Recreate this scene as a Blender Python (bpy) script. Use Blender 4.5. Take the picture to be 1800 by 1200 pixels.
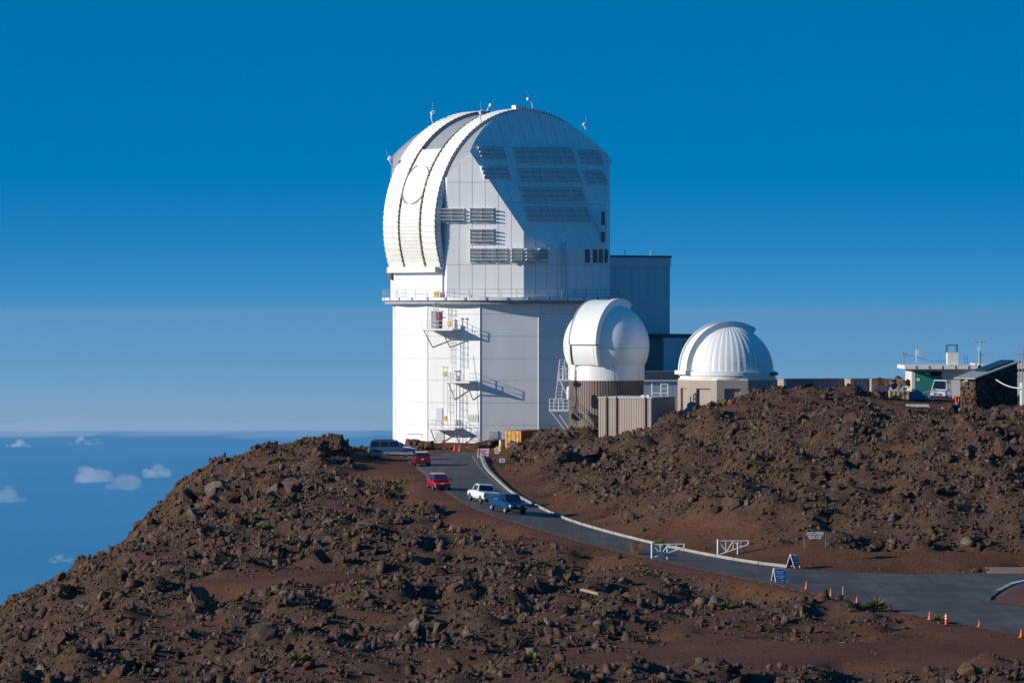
import bpy, bmesh, math, random
import numpy as np
from mathutils import Vector, Matrix
random.seed(7); RNG = np.random.default_rng(11)
sc = bpy.context.scene
for o in list(bpy.data.objects): bpy.data.objects.remove(o)
COL = sc.collection
# ------------------------------------------------------------------ camera, sky, sun, exposure
FPX = 6816.0; EYE = 545.0                       # focal length in photo pixels, eye-level row
cam = bpy.data.cameras.new('camera'); camo = bpy.data.objects.new('camera', cam); COL.objects.link(camo)
cam.sensor_width = 36.0; cam.lens = 36.0*FPX/1800.0; cam.clip_start = 5; cam.clip_end = 600000
camo.location = (0, 0, 0); camo.rotation_euler = (math.radians(90)-math.atan((600-EYE)/FPX), 0, 0)
sc.camera = camo
SUN_AZ = math.radians(-73); SUN_EL = math.radians(18)     # azimuth from the direction to the camera, + to the right
sdir = Vector((math.sin(SUN_AZ)*math.cos(SUN_EL), -math.cos(SUN_AZ)*math.cos(SUN_EL), math.sin(SUN_EL)))
w = bpy.data.worlds.new('World'); sc.world = w; w.use_nodes = True
nt = w.node_tree; bg = nt.nodes['Background']
sky = nt.nodes.new('ShaderNodeTexSky'); sky.sky_type = 'NISHITA'; sky.sun_disc = False
sky.sun_elevation = SUN_EL; sky.sun_rotation = math.atan2(sdir.x, sdir.y)
sky.altitude = 3000; sky.air_density = 1.0; sky.dust_density = 0.6; sky.ozone_density = 3.5
tcw = nt.nodes.new('ShaderNodeTexCoord'); vm = nt.nodes.new('ShaderNodeVectorMath'); vm.operation = 'MULTIPLY_ADD'
vm.inputs[1].default_value = (1, 1, 4.8); vm.inputs[2].default_value = (0, 0, 0.135)      # steep clear-air gradient of a high summit
nt.links.new(tcw.outputs['Generated'], vm.inputs[0]); vn = nt.nodes.new('ShaderNodeVectorMath'); vn.operation = 'NORMALIZE'
nt.links.new(vm.outputs[0], vn.inputs[0]); nt.links.new(vn.outputs[0], sky.inputs[0])
hsv = nt.nodes.new('ShaderNodeHueSaturation'); hsv.inputs['Saturation'].default_value = 2.6; gm = nt.nodes.new('ShaderNodeGamma'); gm.inputs[1].default_value = 0.35
nt.links.new(sky.outputs[0], gm.inputs[0]); nt.links.new(gm.outputs[0], hsv.inputs['Color'])
tint = nt.nodes.new('ShaderNodeMix'); tint.data_type = 'RGBA'; tint.blend_type = 'MULTIPLY'; tint.inputs[0].default_value = 1; tint.inputs[7].default_value = (1.42, 1.5, 1.66, 1)
nt.links.new(hsv.outputs[0], tint.inputs[6]); nt.links.new(tint.outputs[2], bg.inputs[0]); bg.inputs[1].default_value = 0.15
sl = bpy.data.lights.new('sun', 'SUN'); sl.energy = 3.9; sl.angle = math.radians(0.53); sl.color = (1.0, 0.93, 0.82)
slo = bpy.data.objects.new('sun', sl); COL.objects.link(slo); slo.rotation_euler = (-sdir).to_track_quat('-Z', 'Y').to_euler()
sc.view_settings.view_transform = 'Standard'; sc.view_settings.look = 'None'
sc.view_settings.exposure = 0.35; sc.view_settings.gamma = 1.0
sc.render.engine = 'CYCLES'; sc.cycles.volume_bounces = 6; sc.cycles.max_bounces = 12

# ------------------------------------------------------------------ helpers
def P(px, py, Y):                                # photo pixel + distance -> world point
    return Vector(((px-900)/FPX*Y, Y, -(py-EYE)/FPX*Y))
def PZ(px, py, z): return P(px, py, -z*FPX/(py-EYE))
def ray_plane(px, py, p0, n):
    d = Vector(((px-900)/FPX, 1.0, -(py-EYE)/FPX)); t = p0.dot(n)/d.dot(n); return d*t
def dirv(deg): a = math.radians(deg); return Vector((math.sin(a), -math.cos(a), 0))
UP = Vector((0, 0, 1))
MATS = {}
def mat(name, col, rough=0.6, var=0.0, vscale=3.0, bump=0.0, bscale=30.0, metal=0.0, col2=None, spec=0.5, streak=None):
    if name in MATS: return MATS[name]
    m = bpy.data.materials.new(name); m.use_nodes = True; t = m.node_tree; b = t.nodes['Principled BSDF']
    b.inputs['Roughness'].default_value = rough; b.inputs['Metallic'].default_value = metal
    b.inputs['Specular IOR Level'].default_value = spec
    c = (*col, 1.0); b.inputs['Base Color'].default_value = c
    tc = t.nodes.new('ShaderNodeTexCoord')
    if var > 0:
        n = t.nodes.new('ShaderNodeTexNoise'); n.inputs['Scale'].default_value = vscale; n.inputs['Detail'].default_value = 6
        n.inputs['Roughness'].default_value = 0.65
        src = tc.outputs['Object']
        if streak:
            mp = t.nodes.new('ShaderNodeMapping'); mp.inputs['Scale'].default_value = streak
            t.links.new(src, mp.inputs[0]); src = mp.outputs[0]
        t.links.new(src, n.inputs['Vector'])
        r = t.nodes.new('ShaderNodeValToRGB')
        c2 = col2 if col2 else tuple(max(0, x*(1-var)) for x in col)
        r.color_ramp.elements[0].color = (*c2, 1); r.color_ramp.elements[1].color = c
        r.color_ramp.elements[0].position = 0.32; r.color_ramp.elements[1].position = 0.68
        t.links.new(n.outputs['Fac'], r.inputs[0]); t.links.new(r.outputs[0], b.inputs['Base Color'])
    if bump > 0:
        n2 = t.nodes.new('ShaderNodeTexNoise'); n2.inputs['Scale'].default_value = bscale; n2.inputs['Detail'].default_value = 8
        t.links.new(tc.outputs['Object'], n2.inputs['Vector'])
        bp = t.nodes.new('ShaderNodeBump'); bp.inputs['Strength'].default_value = bump; bp.inputs['Distance'].default_value = 0.05
        t.links.new(n2.outputs['Fac'], bp.inputs['Height']); t.links.new(bp.outputs[0], b.inputs['Normal'])
    MATS[name] = m; return m
WHITE = mat('white_paint', (0.80, 0.80, 0.79), 0.45, 0.10, 0.5, streak=(1, 1, 0.25))
WHITE2 = mat('white_steel', (0.74, 0.74, 0.73), 0.4, 0.12, 2.0)
CREAM = mat('cream_paint', (0.82, 0.795, 0.745), 0.5, 0.14, 1.2)
STEEL = mat('galvanised_steel', (0.42, 0.43, 0.44), 0.45, 0.25, 4.0, metal=0.3)
DARK = mat('dark_opening', (0.025, 0.027, 0.032), 0.6, 0.3, 3.0)
BROWN = mat('brown_gasket', (0.16, 0.10, 0.06), 0.7, 0.5, 6.0)
SEAM = mat('seam_grey', (0.33, 0.34, 0.36), 0.7, 0.2, 2.0)
TAN = mat('tan_cladding', (0.42, 0.335, 0.285), 0.6, 0.12, 1.0, streak=(1, 1, 0.2))
TAN2 = mat('tan_panel', (0.37, 0.30, 0.255), 0.6, 0.12, 1.0)
BROWNC = mat('brown_cladding', (0.20, 0.145, 0.12), 0.6, 0.15, 1.0)
GLASS = mat('dark_glass', (0.012, 0.015, 0.02), 0.06, spec=0.8)
RUBBER = mat('tyre_rubber', (0.02, 0.02, 0.021), 0.8, 0.3, 8)
YELLOW = mat('yellow_paint', (0.75, 0.42, 0.05), 0.5, 0.25, 2.0)
ORANGE = mat('orange_plastic', (0.85, 0.13, 0.03), 0.5, 0.2, 4.0)

class MB:
    def __init__(s): s.v = []; s.f = []
    def quad(s, a, b, c, d):
        i = len(s.v); s.v += [tuple(a), tuple(b), tuple(c), tuple(d)]; s.f.append((i, i+1, i+2, i+3)); return s
    def obox(s, c, u, v, n, hu, hv, hn):         # oriented box
        i = len(s.v); c = Vector(c)
        for sn in (-1, 1):
            for sv in (-1, 1):
                for su in (-1, 1): s.v.append(tuple(c+u*(su*hu)+v*(sv*hv)+n*(sn*hn)))
        for q in ((0,2,3,1),(4,5,7,6),(0,1,5,4),(2,6,7,3),(0,4,6,2),(1,3,7,5)): s.f.append(tuple(i+k for k in q))
        return s
    def box(s, x0, x1, y0, y1, z0, z1):
        return s.obox(((x0+x1)/2, (y0+y1)/2, (z0+z1)/2), Vector((1,0,0)), Vector((0,1,0)), UP, abs(x1-x0)/2, abs(y1-y0)/2, abs(z1-z0)/2)
    def bar(s, a, b, r, n=6):
        a = Vector(a); b = Vector(b); d = (b-a)
        if d.length < 1e-6: return s
        d.normalize(); h = UP if abs(d.z) < .9 else Vector((1, 0, 0)); u = d.cross(h).normalized(); v = d.cross(u)
        i = len(s.v)
        for e in (a, b):
            for k in range(n):
                t = 2*math.pi*k/n; s.v.append(tuple(e+u*(r*math.cos(t))+v*(r*math.sin(t))))
        for k in range(n): s.f.append((i+k, i+(k+1) % n, i+n+(k+1) % n, i+n+k))
        s.f.append(tuple(i+k for k in range(n-1, -1, -1))); s.f.append(tuple(i+n+k for k in range(n))); return s
    def path(s, pts, r, n=6):
        for a, b in zip(pts[:-1], pts[1:]): s.bar(a, b, r, n)
        return s
    def lathe(s, prof, n=32, c=(0, 0, 0), a0=0, a1=2*math.pi, axis=None):   # prof: (radius, z)
        i = len(s.v); full = abs(a1-a0-2*math.pi) < 1e-6; m = n if full else n+1
        for (r, z) in prof:
            for k in range(m):
                t = a0+(a1-a0)*k/n; s.v.append((c[0]+r*math.sin(t), c[1]-r*math.cos(t), c[2]+z))
        for j in range(len(prof)-1):
            for k in range(n):
                k2 = (k+1) % m; s.f.append((i+j*m+k, i+j*m+k2, i+(j+1)*m+k2, i+(j+1)*m+k))
        return s
    def prism(s, poly, z0, z1):
        i = len(s.v); n = len(poly)
        for z in (z0, z1):
            for p in poly: s.v.append((p[0], p[1], z))
        for k in range(n): s.f.append((i+k, i+(k+1) % n, i+n+(k+1) % n, i+n+k))
        s.f.append(tuple(i+k for k in range(n-1, -1, -1))); s.f.append(tuple(i+n+k for k in range(n))); return s
    def build(s, name, m, parent=None, smooth=False, loc=None):
        me = bpy.data.meshes.new(name); me.from_pydata(s.v, [], s.f); me.update()
        bm = bmesh.new(); bm.from_mesh(me); bmesh.ops.recalc_face_normals(bm, faces=bm.faces); bm.to_mesh(me); bm.free()
        return mk(name, me, m, parent, smooth, loc)
def mk(name, me, m, parent=None, smooth=False, loc=None):
    o = bpy.data.objects.new(name, me); COL.objects.link(o)
    if not me.materials: me.materials.append(m)
    if smooth:
        for p in me.polygons: p.use_smooth = True
    if parent: o.parent = parent
    if loc: o.location = loc
    return o
def thing(name, label, cat, loc=(0, 0, 0), rz=0, group=None):
    o = bpy.data.objects.new(name, None); COL.objects.link(o); o.location = loc; o.rotation_euler = (0, 0, rz)
    o.empty_display_size = 0.3; return tag(o, label, cat, group)
def tag(o, label=None, cat=None, group=None, kind=None):
    if label: o['label'] = label
    if cat: o['category'] = cat
    if group: o['group'] = group
    if kind: o['kind'] = kind
    return o
def copy_tree(o, parent=None):
    c = o.copy(); COL.objects.link(c); c.parent = parent
    for ch in [x for x in bpy.data.objects if x.parent == o]: copy_tree(ch, c)
    return c
def shared(name, src, parent, matrix, m=None):
    o = bpy.data.objects.new(name, src); COL.objects.link(o); o.parent = parent; o.matrix_local = matrix
    if m and not src.materials: src.materials.append(m)
    return o
def clip(me_bm, planes):      # keep the part of a bmesh inside all (point, outward normal) planes
    bm = me_bm.copy()
    for p, n in planes:
        bmesh.ops.bisect_plane(bm, geom=bm.verts[:]+bm.edges[:]+bm.faces[:], plane_co=p, plane_no=n, clear_outer=True)
        if not bm.faces: break
    return bm
def panel_from(bm, thick, name, m, parent):
    if not bm.faces: bm.free(); return None
    for v in bm.verts: pass
    bm.normal_update()
    r = bmesh.ops.extrude_face_region(bm, geom=bm.faces[:])
    nv = [g for g in r['geom'] if isinstance(g, bmesh.types.BMVert)]
    nn = Vector((0, 0, 0))
    for f in bm.faces: nn += f.normal*f.calc_area()
    for v in nv: v.co += v.normal*thick if v.normal.length > 0 else nn.normalized()*thick
    me = bpy.data.meshes.new(name); bm.to_mesh(me); bm.free()
    return mk(name, me, m, parent)
# ------------------------------------------------------------------ terrain
CP = []
def cp(px, py, z): v = PZ(px, py, z); CP.append((v.x, v.y, v.z))
for a in [(0,1092,-25.8),(150,1025,-24.4),(240,980,-23.0),(298,940,-22.2),(310,860,-18.7),(340,834,-18.3),(430,820,-18.0),(500,808,-17.5),(580,798,-17.0),(640,789,-16.7),
          (400,850,-18.2),(500,850,-17.9),(600,850,-17.8),(680,850,-17.5),(400,900,-20),(500,900,-19.5),(650,900,-19),(790,912,-18.9),
          (300,1000,-22.8),(500,1000,-21.7),(700,1000,-20.8),(900,990,-20.3),(1050,990,-20.3),(100,1100,-25),(300,1100,-23.5),(600,1100,-22.4),(900,1100,-22),
          (1200,1100,-21.9),(1400,1100,-21.9),(1600,1150,-22.2),(1800,1180,-22.4),(0,1200,-25.5),(300,1200,-24),(600,1200,-23),(900,1200,-22.6),(1300,1200,-22.5),(1800,1200,-22.5),
          (700,790,-16.6),(850,790,-16.6),(760,800,-16.7),(920,780,-15.7),(960,766,-14.5),(1100,765,-14),(1200,742,-12.5),(1290,705,-10),(1400,690,-9),(1500,692,-9.3),
          (1600,722,-11.3),(1700,728,-11.3),(1800,722,-10.9),(1560,706,-10.4),(1000,850,-17.3),(1000,800,-15.8),(1200,900,-17.5),(1200,830,-15.2),(1200,800,-14.2),(1400,950,-19),(1400,900,-17.2),
          (1400,800,-13),(1400,730,-10.3),(1600,960,-19.3),(1600,880,-16),(1600,800,-13),(1600,740,-11),(1800,960,-19.3),(1800,880,-15.8),(1800,780,-12.2),(1800,740,-11),
          (1600,1003,-20.9)]: cp(*a)
CP += [(-40.5,402,-25.6),(-38.5,420,-24.0),(-45,380,-27.0),(-48.5,352,-29.0),(-36,440,-23.0),(-30,462,-21.0),(-62,330,-44),(-63,400,-42),(-57,450,-38),(-42,490,-33),(-32,525,-30),(-70,260,-46),(-1,490,-16.9),(-15,478,-16.8),(12,478,-16.6),(13,452,-14.6),(20,455,-13.2),(33,460,-10.6),
       (45,480,-11.4),(62,480,-11.5),(62,530,-12.5),(30,530,-13.5),(5,540,-18),(-10,180,-23.5),(30,180,-23.5),(-45,180,-27),(60,180,-23),(75,300,-19),(75,400,-11),(-60,200,-36)]
RE_R = [(838,795,-16.65),(846,810,-16.8),(852,825,-17.05),(900,870,-18),(1000,918,-19),(1150,958,-19.8),(1350,998,-20.6),(1420,1008,-20.9),(1540,1012,-21),(1700,1010,-21),(1860,1004,-21)]
RE_L = [(700,797,-16.65),(725,815,-16.95),(765,850,-17.3),(830,895,-18.2),(1000,945,-19.2),(1150,985,-20),(1300,1012,-20.6),(1400,1035,-21),(1560,1070,-21.4),(1650,1090,-21.6),(1860,1127,-22)]
for e in RE_R+RE_L: cp(*e)
CPA = np.array(CP)
def tps(r2): return np.where(r2 > 1e-9, 0.5*r2*np.log(np.maximum(r2, 1e-9)), 0.0)
_n = len(CPA); _x = CPA[:, :2]/100.0
_K = tps(((_x[:, None]-_x[None])**2).sum(-1))+np.eye(_n)*2e-4
_Pm = np.c_[np.ones(_n), _x]; _A = np.block([[_K, _Pm], [_Pm.T, np.zeros((3, 3))]])
_W = np.linalg.solve(_A, np.r_[CPA[:, 2], 0, 0, 0])
def hs(X, Y):                                   # smooth ground height
    q = np.stack([np.ravel(X), np.ravel(Y)], 1)/100.0; out = np.empty(len(q))
    for i in range(0, len(q), 20000):
        s = q[i:i+20000]; out[i:i+20000] = tps(((s[:, None]-_x[None])**2).sum(-1))@_W[:_n]+_W[_n]+s@_W[_n+1:]
    return out.reshape(np.shape(X))
_hs0 = hs
def hs(X, Y):                                   # ground height with the road graded into it
    X = np.asarray(X, float); Y = np.asarray(Y, float); Z = _hs0(X, Y); ins = inpoly(X, Y, road_poly); dr = np.where(ins, 0, dpoly(X, Y, road_poly)); m = (dr < 7)
    if m.any():
        zr = near_edge(X[m], Y[m], ROADG)[1]; k = sstep(0.3, 7, dr[m]); Z = Z.copy(); Z[m] = zr*(1-k)+Z[m]*k
    return Z
def h1(x, y): return float(hs(np.array([x]), np.array([y]))[0])
def vnoise(X, Y, seed):
    r = np.random.default_rng(seed); T = r.random((256, 256)); xi = np.floor(X).astype(int); yi = np.floor(Y).astype(int)
    fx = X-xi; fy = Y-yi; fx = fx*fx*(3-2*fx); fy = fy*fy*(3-2*fy); g = lambda a, b: T[a & 255, b & 255]
    return (g(xi, yi)*(1-fx)+g(xi+1, yi)*fx)*(1-fy)+(g(xi, yi+1)*(1-fx)+g(xi+1, yi+1)*fx)*fy
def fbm(X, Y, sc_, seed, oct_=3):
    o = 0; a = 1; t = 0
    for k in range(oct_): o = o+a*vnoise(X/sc_*2**k+17*k, Y/sc_*2**k+5*k, seed+k); t += a; a *= .5
    return o/t
# road outline in plan
def resample(pts, n):
    p = np.array([tuple(PZ(*q)) for q in pts]); d = np.r_[0, np.cumsum(np.linalg.norm(np.diff(p[:, :2], axis=0), axis=1))]
    t = np.linspace(0, d[-1], n); 
    # Catmull-like smoothing by cubic via numpy interp on a fine, smoothed polyline
    q = np.stack([np.interp(t, d, p[:, i]) for i in range(3)], 1)
    for _ in range(45): q[1:-1] = .25*q[:-2]+.5*q[1:-1]+.25*q[2:]
    return q
NR = 120
ER = resample(RE_R, NR); EL = resample(RE_L, NR)
_t = np.linspace(0, 1, 15)[None, :, None]; ROADG = (ER[:, None]*(1-_t)+EL[:, None]*_t).reshape(-1, 3)
road_poly = np.vstack([ER[:, :2], EL[::-1, :2]])
pad_poly = np.array([tuple(PZ(*q))[:2] for q in [(636,801,-16.75),(690,789,-16.5),(850,786,-16.4),(880,783,-15.9),(850,800,-16.7),(765,832,-17.1),(735,836,-17.2),(650,830,-17.1),(632,815,-16.95)]])
def near_edge(X, Y, E):
    x = np.ravel(X).astype(np.float32); y = np.ravel(Y).astype(np.float32); bz = np.zeros(x.shape); bd = np.zeros(x.shape); E = E.astype(np.float32)
    for i in range(0, len(x), 4000):
        d = (x[i:i+4000, None]-E[None, :, 0])**2+(y[i:i+4000, None]-E[None, :, 1])**2; k = d.argmin(1); bz[i:i+4000] = E[k, 2]; bd[i:i+4000] = d[np.arange(len(k)), k]
    return np.sqrt(bd).reshape(np.shape(X)), bz.reshape(np.shape(X))
def inpoly(X, Y, poly):
    ins = np.zeros(X.shape, bool); n = len(poly)
    for i in range(n):
        x1, y1 = poly[i]; x2, y2 = poly[(i+1) % n]
        c = ((y1 > Y) != (y2 > Y)) & (X < (x2-x1)*(Y-y1)/(y2-y1+1e-12)+x1); ins ^= c
    return ins
def dpoly(X, Y, poly):
    d = np.full(X.shape, 1e9); n = len(poly)
    for i in range(n):
        a = poly[i]; b = poly[(i+1) % n]; ab = b-a; L = ab@ab+1e-9
        t = np.clip(((X-a[0])*ab[0]+(Y-a[1])*ab[1])/L, 0, 1); d = np.minimum(d, np.hypot(X-a[0]-t*ab[0], Y-a[1]-t*ab[1]))
    return d
def px_of(X, Y, Z): return 900+X/Y*FPX, EYE-Z/Y*FPX
def sstep(a, b, x): t = np.clip((x-a)/(b-a), 0, 1); return t*t*(3-2*t)
# rock density (0..1) as a function of place; blobs given as photo pixel centres on the smooth ground
BARE = [(1230,935,150,28),(1550,985,200,18),(1420,975,140,16),(1150,1160,300,40),(1500,1130,320,45),(1750,1150,140,40),(1700,980,200,20),
        (560,1012,130,14),(420,1022,90,9),(760,870,40,22),(800,905,30,14),(930,850,50,25),(720,805,60,10),(1010,905,60,20),(640,1075,80,7),(1640,708,85,12),(1740,716,70,8)]
DENSE = [(1260,1050,110,25),(1390,1085,60,10),(1480,1065,70,12),(1420,1120,110,10),(1060,1130,160,22),(1560,1090,60,8),(1720,1100,80,8),(1760,1160,60,8)]
def density(X, Y):
    Z = hs(X, Y); u, v = px_of(X, Y, Z)
    d = 0.90+1.3*(fbm(X, Y, 12, 31)-.5)+0.9*(fbm(X, Y, 3.5, 41, 2)-.5)
    for (a, b, ra, rb) in BARE: d = d-1.0*np.exp(-(((u-a)/ra)**2+((v-b)/rb)**2)**1.5)
    for (a, b, ra, rb) in DENSE: d = d+0.75*np.exp(-(((u-a)/ra)**2+((v-b)/rb)**2)**2)
    dr = np.where(inpoly(X, Y, road_poly), 0, dpoly(X, Y, road_poly))
    d = np.where(Y < 560, d*sstep(1.0, 4.5, dr), d)
    d = d*sstep(14.2, 16.5, np.hypot(X+1.4, Y-490))
    dp = np.where(inpoly(X, Y, pad_poly), 0, dpoly(X, Y, pad_poly)); d = d*sstep(0.3, 2.5, dp)
    return np.clip(d, 0, 1), dr
def roughness(X, Y):
    a = fbm(X, Y, 11, 3, 2); t = a*7; st = (np.floor(t)+sstep(.55, 1.0, t-np.floor(t)))/7       # small ledges
    return (st-.5)*3.6+(np.abs(fbm(X, Y, 4.2, 9, 2)-.5)-.12)*3.4+(fbm(X, Y, 1.7, 15, 2)-.5)*1.3
def terrain():
    xs = np.arange(-95, 100.01, .65); ys = np.concatenate([np.arange(150, 225, 1.5), np.arange(225, 470, .65), np.arange(470, 570, 1.5)])
    X, Y = np.meshgrid(xs, ys); Z = hs(X, Y); D, dr = density(X, Y)
    rough = roughness(X, Y)
    small = (fbm(X, Y, 2.5, 23)-.5)*.22
    Z = Z+D*rough+small*sstep(.3, 2.0, dr)-.02
    Z = np.where(dr <= 0.0, hs(X, Y)-.12, Z); 
    n, m = X.shape; v = np.stack([X, Y, Z], -1).reshape(-1, 3)
    i = np.arange(n*m).reshape(n, m); q = np.stack([i[:-1, :-1], i[:-1, 1:], i[1:, 1:], i[1:, :-1]], -1).reshape(-1, 4)
    me = bpy.data.meshes.new('ground'); me.vertices.add(len(v)); me.vertices.foreach_set('co', v.ravel())
    me.loops.add(q.size); me.loops.foreach_set('vertex_index', q.ravel().astype(np.int32)); me.polygons.add(len(q))
    me.polygons.foreach_set('loop_start', (np.arange(len(q))*4).astype(np.int32)); me.polygons.foreach_set('loop_total', np.full(len(q), 4, np.int32))
    at = me.attributes.new('rocky', 'FLOAT', 'POINT'); at.data.foreach_set('value', D.ravel().astype(np.float32))
    me.update(); me.validate(); return me
def ground_mat():
    m = bpy.data.materials.new('cinder_ground'); m.use_nodes = True; t = m.node_tree; b = t.nodes['Principled BSDF']; N = t.nodes.new; L = t.links.new
    b.inputs['Roughness'].default_value = 0.95; b.inputs['Specular IOR Level'].default_value = 0.15
    tc = N('ShaderNodeTexCoord'); at = N('ShaderNodeAttribute'); at.attribute_name = 'rocky'
    def noise(s, d=8, r=.65):
        n = N('ShaderNodeTexNoise'); n.inputs['Scale'].default_value = s; n.inputs['Detail'].default_value = d; n.inputs['Roughness'].default_value = r
        L(tc.outputs['Object'], n.inputs['Vector']); return n
    def ramp(src, a, b_, p0=.35, p1=.65):
        r = N('ShaderNodeValToRGB'); r.color_ramp.elements[0].color = (*a, 1); r.color_ramp.elements[1].color = (*b_, 1)
        r.color_ramp.elements[0].position = p0; r.color_ramp.elements[1].position = p1; L(src, r.inputs[0]); return r
    red = ramp(noise(.12, 5).outputs['Fac'], (0.14, 0.059, 0.038), (0.175, 0.086, 0.052), .38, .62)
    red2 = ramp(noise(3.5, 10, .75).outputs['Fac'], (0.45, 0.42, 0.42), (1.45, 1.4, 1.35), .3, .72)
    mul = N('ShaderNodeMix'); mul.data_type = 'RGBA'; mul.blend_type = 'MULTIPLY'; mul.inputs[0].default_value = 1
    L(red.outputs[0], mul.inputs[6]); L(red2.outputs[0], mul.inputs[7])
    rock = ramp(noise(1.3, 10, .7).outputs['Fac'], (0.065, 0.039, 0.029), (0.17, 0.1, 0.068), .35, .7)
    mx = N('ShaderNodeMix'); mx.data_type = 'RGBA'
    mr = N('ShaderNodeMapRange'); mr.inputs[1].default_value = .25; mr.inputs[2].default_value = .75; L(at.outputs['Fac'], mr.inputs[0])
    L(mr.outputs[0], mx.inputs[0]); L(mul.outputs[2], mx.inputs[6]); L(rock.outputs[0], mx.inputs[7])
    # scattered pale pebbles
    vo = N('ShaderNodeTexVoronoi'); vo.inputs['Scale'].default_value = 2.2; L(tc.outputs['Object'], vo.inputs['Vector'])
    pr = ramp(vo.outputs['Distance'], (1, 1, 1), (0, 0, 0), .07, .1)
    mx2 = N('ShaderNodeMix'); mx2.data_type = 'RGBA'; L(pr.outputs[0], mx2.inputs[0]); L(mx.outputs[2], mx2.inputs[6]); mx2.inputs[7].default_value = (0.19, 0.14, 0.11, 1)
    L(mx2.outputs[2], b.inputs['Base Color'])
    bn = noise(2.8, 12, .8); bp = N('ShaderNodeBump'); bp.inputs['Strength'].default_value = 1.0; bp.inputs['Distance'].default_value = .35
    L(bn.outputs['Fac'], bp.inputs['Height']); L(bp.outputs[0], b.inputs['Normal']); return m
GROUND = ground_mat()
g = mk('ground', terrain(), GROUND); tag(g, kind='structure')

# road sheet
def asphalt_mat():
    m = bpy.data.materials.new('asphalt'); m.use_nodes = True; t = m.node_tree; b = t.nodes['Principled BSDF']; N = t.nodes.new; L = t.links.new; b.inputs['Roughness'].default_value = .9
    tc = N('ShaderNodeTexCoord')
    def noise(s, d=6, scale=None):
        n = N('ShaderNodeTexNoise'); n.inputs['Scale'].default_value = s; n.inputs['Detail'].default_value = d; n.inputs['Roughness'].default_value = .65
        if scale: mp = N('ShaderNodeMapping'); mp.inputs['Scale'].default_value = scale; L(tc.outputs['Object'], mp.inputs[0]); L(mp.outputs[0], n.inputs['Vector'])
        else: L(tc.outputs['Object'], n.inputs['Vector'])
        return n
    def ramp(src, a, c, p0, p1):
        r = N('ShaderNodeValToRGB'); r.color_ramp.elements[0].color = (*a, 1); r.color_ramp.elements[1].color = (*c, 1); r.color_ramp.elements[0].position = p0; r.color_ramp.elements[1].position = p1; L(src, r.inputs[0]); return r
    def mul(a, c):
        x = N('ShaderNodeMix'); x.data_type = 'RGBA'; x.blend_type = 'MULTIPLY'; x.inputs[0].default_value = 1; L(a, x.inputs[6]); L(c, x.inputs[7]); return x.outputs[2]
    base = ramp(noise(.25, 8).outputs['Fac'], (.048, .046, .046), (.092, .087, .083), .36, .64); fine = ramp(noise(9, 8).outputs['Fac'], (.75, .75, .75), (1.25, 1.25, 1.25), .3, .7)
    trk = ramp(noise(.5, 3, (1, .05, 1)).outputs['Fac'], (.75, .75, .75), (1.18, 1.18, 1.18), .4, .6)
    vo = N('ShaderNodeTexVoronoi'); vo.feature = 'DISTANCE_TO_EDGE'; vo.inputs['Scale'].default_value = .13; wn = noise(.7, 5); wm = N('ShaderNodeMix'); wm.data_type = 'RGBA'; wm.inputs[0].default_value = .12; L(tc.outputs['Object'], wm.inputs[6]); L(wn.outputs['Color'], wm.inputs[7]); 
    va = N('ShaderNodeVectorMath'); va.operation = 'MULTIPLY_ADD'; L(wn.outputs['Color'], va.inputs[0]); va.inputs[1].default_value = (3, 3, 3); L(tc.outputs['Object'], va.inputs[2]); L(va.outputs[0], vo.inputs['Vector'])
    crk = ramp(vo.outputs['Distance'], (.4, .4, .4), (1, 1, 1), .004, .012)
    L(mul(mul(mul(base.outputs[0], fine.outputs[0]), trk.outputs[0]), crk.outputs[0]), b.inputs['Base Color']); bp = N('ShaderNodeBump'); bp.inputs['Strength'].default_value = .3; bp.inputs['Distance'].default_value = .03; L(noise(30, 4).outputs['Fac'], bp.inputs['Height']); L(bp.outputs[0], b.inputs['Normal']); return m
ASPH = asphalt_mat(); PAINT = mat('road_paint', (0.5, 0.5, 0.48), 0.8, 0.5, 4)
def strip(A, B, lift, name, m, nc=8, kind='structure'):
    n = len(A); t = np.linspace(0, 1, nc+1)[None, :, None]; Q = A[:, None, :]*(1-t)+B[:, None, :]*t
    Q[..., 2] += lift
    v = Q.reshape(-1, 3); i = np.arange(n*(nc+1)).reshape(n, nc+1)
    f = np.stack([i[:-1, :-1], i[:-1, 1:], i[1:, 1:], i[1:, :-1]], -1).reshape(-1, 4)
    me = bpy.data.meshes.new(name); me.from_pydata(v.tolist(), [], f.tolist()); me.update()
    bm = bmesh.new(); bm.from_mesh(me); bmesh.ops.recalc_face_normals(bm, faces=bm.faces)
    if sum(f.normal.z for f in bm.faces) < 0: bmesh.ops.reverse_faces(bm, faces=bm.faces)
    bm.to_mesh(me); bm.free(); o = mk(name, me, m, smooth=True); tag(o, kind=kind); return o
strip(ER, EL, 0.0, 'road', ASPH, 10)
def skirt(A, B):
    u = A-B; u[:, 2] = 0; u /= np.linalg.norm(u, axis=1)[:, None]; A2 = A+u*.55; A2[:, 2] -= .16; A1 = A-u*.02; A1[:, 2] -= .004; strip(A1, A2, 0, 'road_shoulder', GROUND, 2)
skirt(ER.copy(), EL); skirt(EL.copy(), ER)
def off(A, B, d0, d1):
    u = B-A; u[:, 2] = 0; u /= np.linalg.norm(u, axis=1)[:, None]; return A+u*d0, A+u*d1
k0, k1 = 6, 56
a_, b_ = off(ER[k0:k1].copy(), EL[k0:k1], .75, .87); strip(a_, b_, .006, 'road_line', PAINT, 1)
a_, b_ = off(EL[14:50].copy(), ER[14:50], .25, .36); strip(a_, b_, .006, 'road_line', PAINT, 1)
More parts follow.
